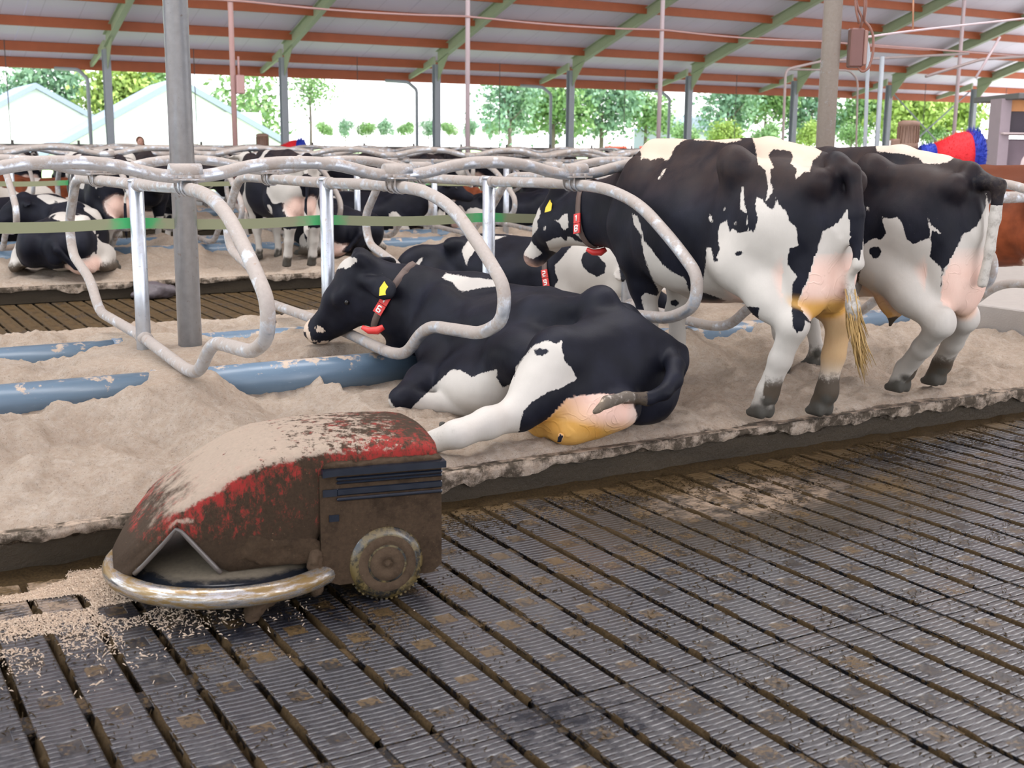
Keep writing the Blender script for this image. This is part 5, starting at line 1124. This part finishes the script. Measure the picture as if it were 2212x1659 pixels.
tag(rb, 'dirty red manure robot with a steel front ring, nearest thing on the slats', 'robot')
def robot():
    xs = [-.785, -.775, -.75, -.70, -.62, -.52, -.44, -.36, -.28, -.22, -.17, -.12, -.07, -.02, .03, .08, .12, .145, .17, .20, .235, .27, .30, .325, .345, .358]
    H = lambda x: np.interp(x, [-.785, -.775, -.74, -.55, -.36, -.17, -.08, .0, .1, .2, .28, .33, .358], [.545, .572, .592, .602, .600, .578, .548, .505, .447, .372, .29, .225, .185])
    Wd = lambda x: np.interp(x, [-.785, -.775, -.74, -.36, -.15, 0, .1, .2, .27, .31, .345, .358], [.235, .252, .268, .275, .285, .29, .28, .25, .212, .178, .12, .09])
    Bt = lambda x: np.interp(x, [-.8, -.34, -.30, -.02, .01, .13, .145, .16, .29, .33, .358], [.30, .30, .168, .165, .165, .318, .335, .318, .160, .118, .112])
    m = 34; V = []; cr = []
    for x in xs:
        w, h, b = Wd(x), H(x), Bt(x); r = min(.05, (h-b)*.4); row = []
        side = [(w+.012*math.sin(PI*q), b+(h-.016-r-b)*q) for q in np.linspace(0, 1, 8)]
        arc = [(w-r+r*math.cos(a), h-.016-r+r*math.sin(a)) for a in np.linspace(.15, PI/2, 6)]
        top = [(q*(w-r), h-.016*(abs(q))**2*1.0) for q in np.linspace(.8, .15, 3)]
        half = side+arc+top
        row = half+[(-y, z) for y, z in half[::-1]]
        for y, z in row: V.append((x, y, z)); cr.append(math.exp(-((z-(h-.06))/.055)**2)*(1 if abs(y) > w*.75 else .3)*(1.15 if x < -.45 else .85))
    m = len(row); F = [[i*m+k, i*m+k+1, (i+1)*m+k+1, (i+1)*m+k] for i in range(len(xs)-1) for k in range(m-1)]; F += [list(range(m))[::-1], list(range((len(xs)-1)*m, len(xs)*m))]
    me = mesh('cover', V, F, M_rob); attr(me, 'crease', cr); 
    c = obj('cover', me, rb); sd = c.modifiers.new('solid', 'SOLIDIFY'); sd.thickness = .012; sd.offset = -1
    # rim of the arch
    for s in (1, -1):
        a = MB(); a.tube([(x, s*(Wd(x)+.002), Bt(x)) for x in np.linspace(.01, .29, 17)], .009, 8)
        a.build('arch_rim', M_rim, rb)
    # crust of manure along the skirt
    B = Body()
    for x in np.arange(-.30, .0, .05): B.ell((x, .281+random.uniform(-.004, .006), .215+random.uniform(-.01, .04)), (.05, .012+random.uniform(0, .006), .05), .02)
    V, F = B.skin(.009, 1); N = vnormals(V, F); V = V+N*(.010*fbm(V[:, 0]*40, V[:, 1]*40, 4, 4, V[:, 2]*40))[:, None]; obj('manure_crust', mesh('manure_crust', V, F, M_cake), rb)
    B = Body()
    for q in range(14): B.ell((-.37-.03*q, .272+random.uniform(-.006, .006), .508+random.uniform(-.004, .004)), (.028, .022, .008+random.uniform(0, .008)), .02)
    V, F = B.skin(.008, 1); N = vnormals(V, F); V = V+N*(.010*fbm(V[:, 0]*60, V[:, 1]*60, 4, 4, V[:, 2]*60))[:, None]; obj('manure_crust', mesh('manure_crust', V, F, M_cake), rb)
    for s in (1, -1):
        g = MB(); g.prism([(-.338, .10), (-.40, .075), (-.74, .085), (-.778, .115), (-.778, .492), (-.40, .492), (-.338, .478)], s*.05, s*.296, lambda a, b, d: (a, d, b)); bx = g.build('drive_housing', M_cake, rb)
        t = MB(); t.prism([(-.345, 0), (-.395, 0.004), (-.79, .004), (-.79, -.02), (-.395, -.02), (-.345, -.024)], s*.262, s*.318, lambda a, b, d: (a, d, b+.502)); t.build('trim_strip', M_strip, bx)
        for z, h, y in ((.466, .012, .305), (.452, .010, .303), (.418, .026, .301), (.392, .012, .304)): MB().box((-.588, s*(y-.01), z), (.385, .022, h), bev=.004).build('trim_strip', M_strip, bx)
        MB().box((-.372, s*.297, .418), (.05, .012, .026)).build('trim_strip', M_strip, bx); MB().box((-.385, s*.297, .325), (.035, .008, .024)).build('small_plate', M_strip, bx)
        wy = s*.262; w = MB(); w.lathe([(.085, -.05), (.122, -.05), (.140, -.035), (.142, 0), (.138, .03), (.122, .046), (.108, .049)], (-.572, wy, .141), (0, s, 0), 40)
        for k in range(48): a = 2*PI*k/48; w.box((-.572+math.cos(a)*.139, wy, .141+math.sin(a)*.139), (.009, .06, .008), Matrix.Rotation(-a, 3, 'Y'))
        tr = w.build('tyre', M_tyre, rb)
        hb = MB(); hb.lathe([(.110, .02), (.110, .044), (.104, .050), (.072, .052), (.070, .046), (.064, .046), (.062, .054), (.022, .056), (.020, .050), (.012, .050), (.011, .055), (0, .055)], (-.572, wy, .141), (0, s, 0), 36); hb.build('wheel_hub', M_cake2, tr)
    rg = MB(); R = .412; rg.tube([(R*math.cos(a)-.05, R*math.sin(a), .115) for a in np.linspace(0, 2*PI, 65)[:-1]], .036, 16, True); rg.build('bumper_ring', M_ring, rb)
    bw = MB(); bw.lathe([(.395, .10), (.385, .132), (.375, .124), (.355, .140), (.315, .155), (.25, .170), (.12, .21), (.0, .22)], (-.05, 0, 0), seg=48); bw.build('bowl', M_bowl, rb)
    B = Body(); B.ell((.17, -.215, .31), (.06, .03, .05), .02); V, F = B.skin(.008, 2); obj('side_flap', mesh('side_flap', V, F, M_cake), rb)
    un = MB().box((-.25, 0, .10), (.4, .4, .09), bev=.02); un.build('undercarriage', M_blk, rb)
    # clod of manure hanging below the ring on the scraper
    B = Body(); P = lambda x, y, z: (x, y, z); B.cap((-.105, .335, .075), (-.075, .365, .012), .045, .018, .03); B.ell((-.13, .34, .07), (.045, .035, .03), .03); B.ell((-.09, .36, .045), (.022, .03, .035), .02)
    V, F = B.skin(.006, 1); N = vnormals(V, F); V = V+N*(.012*fbm(V[:, 0]*50, V[:, 1]*50, 4, 3, V[:, 2]*50))[:, None]; V[:, 2] = np.maximum(V[:, 2], .003); obj('scraper_clod', mesh('scraper_clod', V, F, M_cake2), rb)
    B = Body(); 
    for q in range(9): B.ell((-.31-.006*(q % 3), .285+.01*(q % 2), .20-.018*q), (.022, .018, .02), .02)
    V, F = B.skin(.007, 1); N = vnormals(V, F); V = V+N*(.014*fbm(V[:, 0]*45, V[:, 1]*45, 6, 3, V[:, 2]*45))[:, None]; obj('manure_crust', mesh('manure_crust', V, F, M_cake2), rb)
def m_tyre():
    t = NT('tyre_wet', .22, .6); o = t.objc(); f = t.step(t.noise(o, 22, 5, .7), .4, .6); t.set(color=t.mix(f, (.014, .013, .011), (.115, .082, .028)), rough=t.math('ADD', .14, t.math('MULTIPLY', f, .2))); return t.m
M_tyre = m_tyre()
robot()
# ------------------------------------------------------------------ brushes, boxes, pipes, person, milking station
M_bred = flat('bristle_red', (.62, .012, .02), .7, sc=60, var=.3); M_bblue = flat('bristle_blue', (.012, .035, .36), .7, sc=60, var=.3); M_motor = flat('motor_brown', (.20, .12, .085), .6, sc=20, var=.25); M_gtube = flat('tube_grey', (.30, .24, .23), .5)
def bristles(mb, prof, n, ln, seed):                                      # a tuft of bristle spikes around an axis (x)
    r = random.Random(seed); xs = [p[0] for p in prof]; rs = [p[1] for p in prof]
    for _ in range(n):
        x = r.uniform(xs[0], xs[-1]); R = float(np.interp(x, xs, rs)); a = r.uniform(0, 2*PI); d = Vector((r.uniform(-.25, .25), math.cos(a), math.sin(a))); t = Vector((0, -math.sin(a), math.cos(a))); b = Vector((x, math.cos(a)*R*.55, math.sin(a)*R*.55)); e = Vector((x+d.x*.04, math.cos(a)*(R+ln*r.uniform(.4, 1)), math.sin(a)*(R+ln*r.uniform(.4, 1)))); w = .008
        mb.add([b-t*w, b+t*w, e, b+Vector((w, 0, 0))], [[0, 1, 2], [1, 3, 2], [3, 0, 2]])
def brush(loc, rz, tilt, s, label, big=True):
    r = empty('cow_brush', loc, rz); r.scale = (s, s, s); tag(r, label, 'brush')
    R = Matrix.Rotation(tilt, 3, 'Y')
    def tr(mb): mb.V = [tuple(R @ Vector(v)) for v in mb.V]; return mb
    red = [(.30, .15), (.42, .20), (.56, .27), (.66, .285), (.72, .27)]; bl0 = [(.14, .13), (.30, .15)]; bl1 = [(.70, .275), (.78, .30), (.84, .26)]
    for nm, pr, m, n, sd, ln in (('bristle_red', red, M_bred, 1500, 1, .03), ('bristle_blue', bl0, M_bblue, 500, 2, .03), ('bristle_blue', bl1, M_bblue, 900, 3, .07)):
        mb = MB(); mb.lathe([(0, pr[0][0])]+[(p[1]*.96, p[0]) for p in pr]+[(0, pr[-1][0])], axis=(1, 0, 0), seg=20); bristles(mb, pr, n, ln, sd); o = tr(mb).build('bristles', m, r)
    tr(MB().tube([(0, 0, 0), (.9, 0, 0)], .03, 8)).build('shaft', M_motor, r)
    m = MB().box((0, 0, -.05), (.30, .34, .16), bev=.03); m.lathe([(.05, .0), (.125, .02), (.125, .10), (.115, .11), (.115, .30), (.125, .31), (.125, .35), (.07, .37), (0, .37)], (-.02, 0, .05), seg=20)
    for k in range(20): a = 2*PI*k/20; m.box((-.02+math.cos(a)*.118, math.sin(a)*.118, .255), (.022, .008, .19), Matrix.Rotation(a, 3, 'Z'))
    m.build('motor', M_motor, r); b = MB().box((-.17, 0, .13), (.11, .16, .15), bev=.02); b.build('terminal_box', M_motor, r); MB().box((-.228, 0, .14), (.006, .05, .09)).build('data_plate', M_white, r)
    MB().tube([(0, 0, -.1), (0, 0, -loc[2]/s)], .05, 10).build('stand', M_motor, r)
p = at(1962, 338, v=10.2); brush((p[0], 10.2, p[2]), math.radians(-31), math.radians(-2), 1.0, 'large red and blue cow brush with brown motor behind the second standing cow')
p = at(570, 334, v=25.2); brush((p[0], 25.2, p[2]), math.radians(-31), math.radians(-2), 1.05, 'distant red and blue cow brush beside the second eave post')
# switch box on the brownish post
P = at(1848, 104, v=7.16); b = empty('switch_box', tuple(P)); b.rotation_euler = (0, 0, math.radians(-30)); tag(b, 'brown switch box with looped cable on the brownish roof post', 'box')
MB().box((0, 0, 0), (.105, .12, .30), bev=.012).build('housing', flat('box_brown', (.13, .052, .042), .5), b); MB().box((.066, 0, .0), (.03, .12, .27), bev=.01).build('lid', flat('box_lid', (.27, .15, .12), .5), b)
c = MB(); c.tube([(.02, -.03, .15), (.03, -.05, .22), (-.02, -.05, .30), (-.05, -.05, .46), (-.02, -.05, .55), (.03, -.05, .45), (.05, -.05, .32), (.04, -.05, .20), (.08, -.05, .17), (.12, -.05, .10), (.13, -.05, -.05), (.10, -.05, -.16), (.05, -.05, -.19), (.02, -.04, -.15)], .010, 6, fillet=.06); c.tube([(.0, -.06, .18), (-.04, -.07, .30), (-.055, -.07, .48), (-.02, -.07, .50), (.03, -.07, .38), (.035, -.06, .2)], .009, 6, fillet=.06); c.build('cable', flat('cable_rust', (.20, .085, .06), .5), b)
# water and conduit pipes on the right
def pipe_run(pts, v, r, label, m=M_gtube):
    w = [tuple(at(x, y, v=v)) for x, y in pts]; w = ([(w[0][0], w[0][1], .0)] if pts[0][1] == 330 else [])+w
    tag(MB().tube(w, r, 8, fillet=.15).build('pipe', m), label, 'pipe')
pipe_run([(1690, 330), (1697, 150), (1775, 132), (2092, 116)], 19.4, .028, 'grey water pipe bent at the top left of the brownish post')
pipe_run([(1849, 330), (1853, 172), (1835, 152), (1705, 150)], 20.4, .022, 'thin grey pipe bent over just right of the brownish post')
pipe_run([(1868, 330), (1876, 100), (1862, 70), (1835, 66)], 11.4, .024, 'dark grey pipe rising beside the switch box', M_hp)
pipe_run([(1893, 330), (1906, 122)], 15.0, .04, 'straight grey pipe between the switch box and the sixth eave post', M_hp)
pipe_run([(1858, 82), (1975, 66), (2212, 40)], 9.4, .012, 'pale conduit sloping up to the right edge', M_pole)
pipe_run([(1870, 96), (2085, 112), (2212, 122)], 21.5, .022, 'thin rosy pipe below the conduit', M_pole2)
pipe_run([(2000, 165), (2120, 128), (2212, 122)], 17.0, .03, 'brown pipe under the rafters at the right edge', M_gtube)
pipe_run([(1974, -60), (1972, 66)], 9.4, .009, 'thin chain holding the conduit', flat('chain_rust', (.45, .22, .13), .5))
pipe_run([(2108, 168), (2160, 80)], 16.5, .025, 'pale strut leaning right at the right edge', M_pole)
# extra rail on the right and the passage rails
tag(MB().tube([(8.35, 6.9, 1.21), (12, 6.9, 1.21)], .05, 10).build('rail', M_rail), 'thick horizontal rail crossing the brown cow at the right edge', 'rail')
tag(MB().tube([(8.35, 6.98, 0), (8.35, 6.98, 1.3)], .05, 10).build('rail_post', M_rail), 'short post of the thick rail behind the second standing cow', 'post')
# milking station at the right edge
ms = empty('milking_station', tuple(at(2150, 330, v=13.0)*np.array([1, 1, 0]))); tag(ms, 'milking station with red name board and grey roof edge at the right edge', 'station'); ms.rotation_euler = (0, 0, math.radians(-32))
M_pur = flat('panel_grey_purple', (.20, .15, .18), .5); M_or = flat('panel_orange', (.60, .26, .09), .5); M_dk = flat('edge_dark', (.10, .10, .10), .5); M_redp = flat('panel_red', (.50, .03, .035), .4); M_pk = flat('rail_pinkish', (.55, .45, .45), .35)
x0 = 0.0
MB().box((1.6, .6, 1.0), (3.2, 1.2, 1.55), bev=.02).build('cabinet', M_pur, ms)
MB().box((1.78, .3, 2.42), (3.5, 2.0, .09), bev=.01).build('roof_edge', M_dk, ms); MB().box((1.75, -.05, 2.29), (3.4, .12, .17)).build('fascia', M_or, ms)
MB().box((.06, .1, 1.25), (.16, .5, 2.3)).build('side_panel', flat('panel_mauve', (.30, .24, .27), .5), ms); MB().box((1.72, .0, 2.03), (3.3, .1, .40)).build('recess_panel', flat('recess_dark', (.05, .035, .05), .5), ms)
MB().box((1.7, -.12, 1.86), (3.4, .3, .035), bev=.01).build('shelf', M_pk, ms); MB().box((1.9, -.05, 1.76), (2.7, .08, .13)).build('panel', M_redp, ms)
MB().box((1.4, -.2, 1.42), (1.5, .04, .16)).build('name_board', M_redp, ms)
fc = bpy.data.curves.new('lettering', 'FONT'); fc.body = 'Lely Astronaut'; fc.size = .14; fc.extrude = .002; fc.align_x = 'CENTER'; fc.align_y = 'CENTER'
to = bpy.data.objects.new('lettering', fc); dg = bpy.context.evaluated_depsgraph_get(); C.objects.link(to); dg.update(); tme = bpy.data.meshes.new_from_object(to.evaluated_get(dg)); bpy.data.objects.remove(to)
tme.transform(Matrix.Translation((1.4, -.223, 1.42)) @ Matrix.Rotation(PI/2, 4, 'X')); tme.materials.clear(); tme.materials.append(M_white); nb = [o for o in ms.children if o.name.startswith('name_board')][0]; obj('lettering', tme, nb)
d = MB().lathe([(.12, 0), (.12, .02), (0, .025)], (.62+1.3, -.24, 1.36), (0, -1, 0), 20); d.build('emblem', M_pk, ms); MB().lathe([(.09, 0), (.085, .02), (0, .022)], (1.92, -.262, 1.36), (0, -1, 0), 20).build('emblem_core', M_redp, ms)
g = MB(); g.tube([(.25, -.5, 0), (.25, -.5, 1.5), (.55, -.5, 1.62), (3.4, -.5, 1.62)], .03, 8, fillet=.12); g.build('guard_rail', M_pk, ms); 
for z in (1.32, 1.10, .8): MB().tube([(.1, -.46, z), (3.4, -.46, z)], .03, 8).build('guard_rail', M_pk, ms)
# the person far behind
def person():
    p = at(302, 296, v=29.8); o = V3(p[0], 29.8, 0); H = p[2]; B = Body(); L = lambda x, y, z: o+V3(x, y, z*H/1.70); s = H/1.7
    B.path([L(0, 0, .95), L(0, 0, 1.18), L(0, .01, 1.36)], [.15*s, .14*s, .15*s], .08, sq=((0, 1, 0), 1.3), tag=1)
    for e in (-1, 1):
        B.path([L(e*.09, 0, .92), L(e*.10, -.01, .50), L(e*.10, .02, .08)], [.085*s, .062*s, .045*s], .05, tag=2); B.cap(L(e*.10, .02, .045), L(e*.10, -.15, .035), .045, .035, .03, tag=2)
        B.path([L(e*.17, .01, 1.38), L(e*.23, .02, 1.10), L(e*.20, -.12, .88)], [.055*s, .045*s, .036*s], .04, tag=1)
        for q in range(4): B.cap(L(e*.20-.02+.014*q, -.14, .84), L(e*.20-.02+.014*q, -.16, .78-.008*(q % 2)), .009, .008, .006, tag=3)
        B.cap(L(e*.20, -.13, .86), L(e*.20-e*.03, -.17, .83), .012, .009, .01, tag=3); B.cap(L(e*.20, -.12, .88), L(e*.20, -.14, .835), .03, .026, .02, tag=3)
    B.cap(L(0, 0, 1.40), L(0, -.01, 1.50), .055*s, .05*s, .04, tag=3); B.ell(L(0, -.01, 1.585), V3(.075, .095, .115)*s, .03, None, 3); B.ell(L(0, -.108, 1.575), V3(.014, .022, .02), .015, None, 3); B.cap(L(-.02, -.088, 1.535), L(.02, -.088, 1.535), .008, .008, .01, tag=3)
    for e in (-1, 1): B.ell(L(e*.076, 0, 1.58), V3(.012, .022, .03), .01, None, 3)
    V, F = B.skin(.018, 1); ds = {t: B.field(V, (t,)) for t in (1, 2, 3)}; c = np.argmin(np.stack([ds[1], ds[2], ds[3]]), 0)[F[:, 0]]
    r = empty('person', tuple(o)); tag(r, 'person with long reddish brown hair and a blue top, facing left', 'person')
    obj('body', mesh('body', V-o, F, [flat('cloth_blue', (.05, .09, .2), .8), flat('cloth_dark', (.04, .04, .06), .8), flat('skin', (.55, .30, .22), .6)], mi=c), r)
    B = Body(); B.ell(L(0, .02, 1.62), V3(.092, .10, .10)*s, .03); B.path([L(.03, .06, 1.6), L(.07, .09, 1.45), L(.08, .1, 1.30)], [.08*s, .075*s, .05*s], .05); B.ell(L(0, -.10, 1.58), V3(.06, .06, .09)*s, .02, neg=True)
    V, F = B.skin(.016, 1); obj('hair', mesh('hair', V-o, F, flat('hair_red_brown', (.16, .06, .035), .7)), r)
    for e in (-1, 1): MB().lathe([(0, -.012), (.012, 0), (0, .012)], seg=8).build('eye', M_eye, r, tuple(np.array([e*.032, -.098, 1.60*H/1.7])))
person()
# a dung heap by the second kerb
B = Body(); q = at(318, 640, v=12.75); q[2] = 0
for i in range(9): B.ell(q+V3(random.uniform(-.18, .22), random.uniform(-.08, .05), .04+random.uniform(0, .10)), (.09+random.uniform(0, .05), .08, .05+random.uniform(0, .03)), .03)
B.ell(q+V3(-.05, .05, .20), (.08, .07, .06), .03)
V, F = B.skin(.016, 1); N = vnormals(V, F); V = V+N*(.02*fbm(V[:, 0]*16, V[:, 1]*16, 4, 4, V[:, 2]*16))[:, None]; V[:, 2] = np.maximum(V[:, 2], .002)
tag(obj('dung_heap', mesh('dung_heap', V-q, F, flat('dung_purple', (.085, .07, .075), .5, sc=40, var=.4)), None, tuple(q)), 'grey purple dung heap at the foot of the second kerb', 'dung')
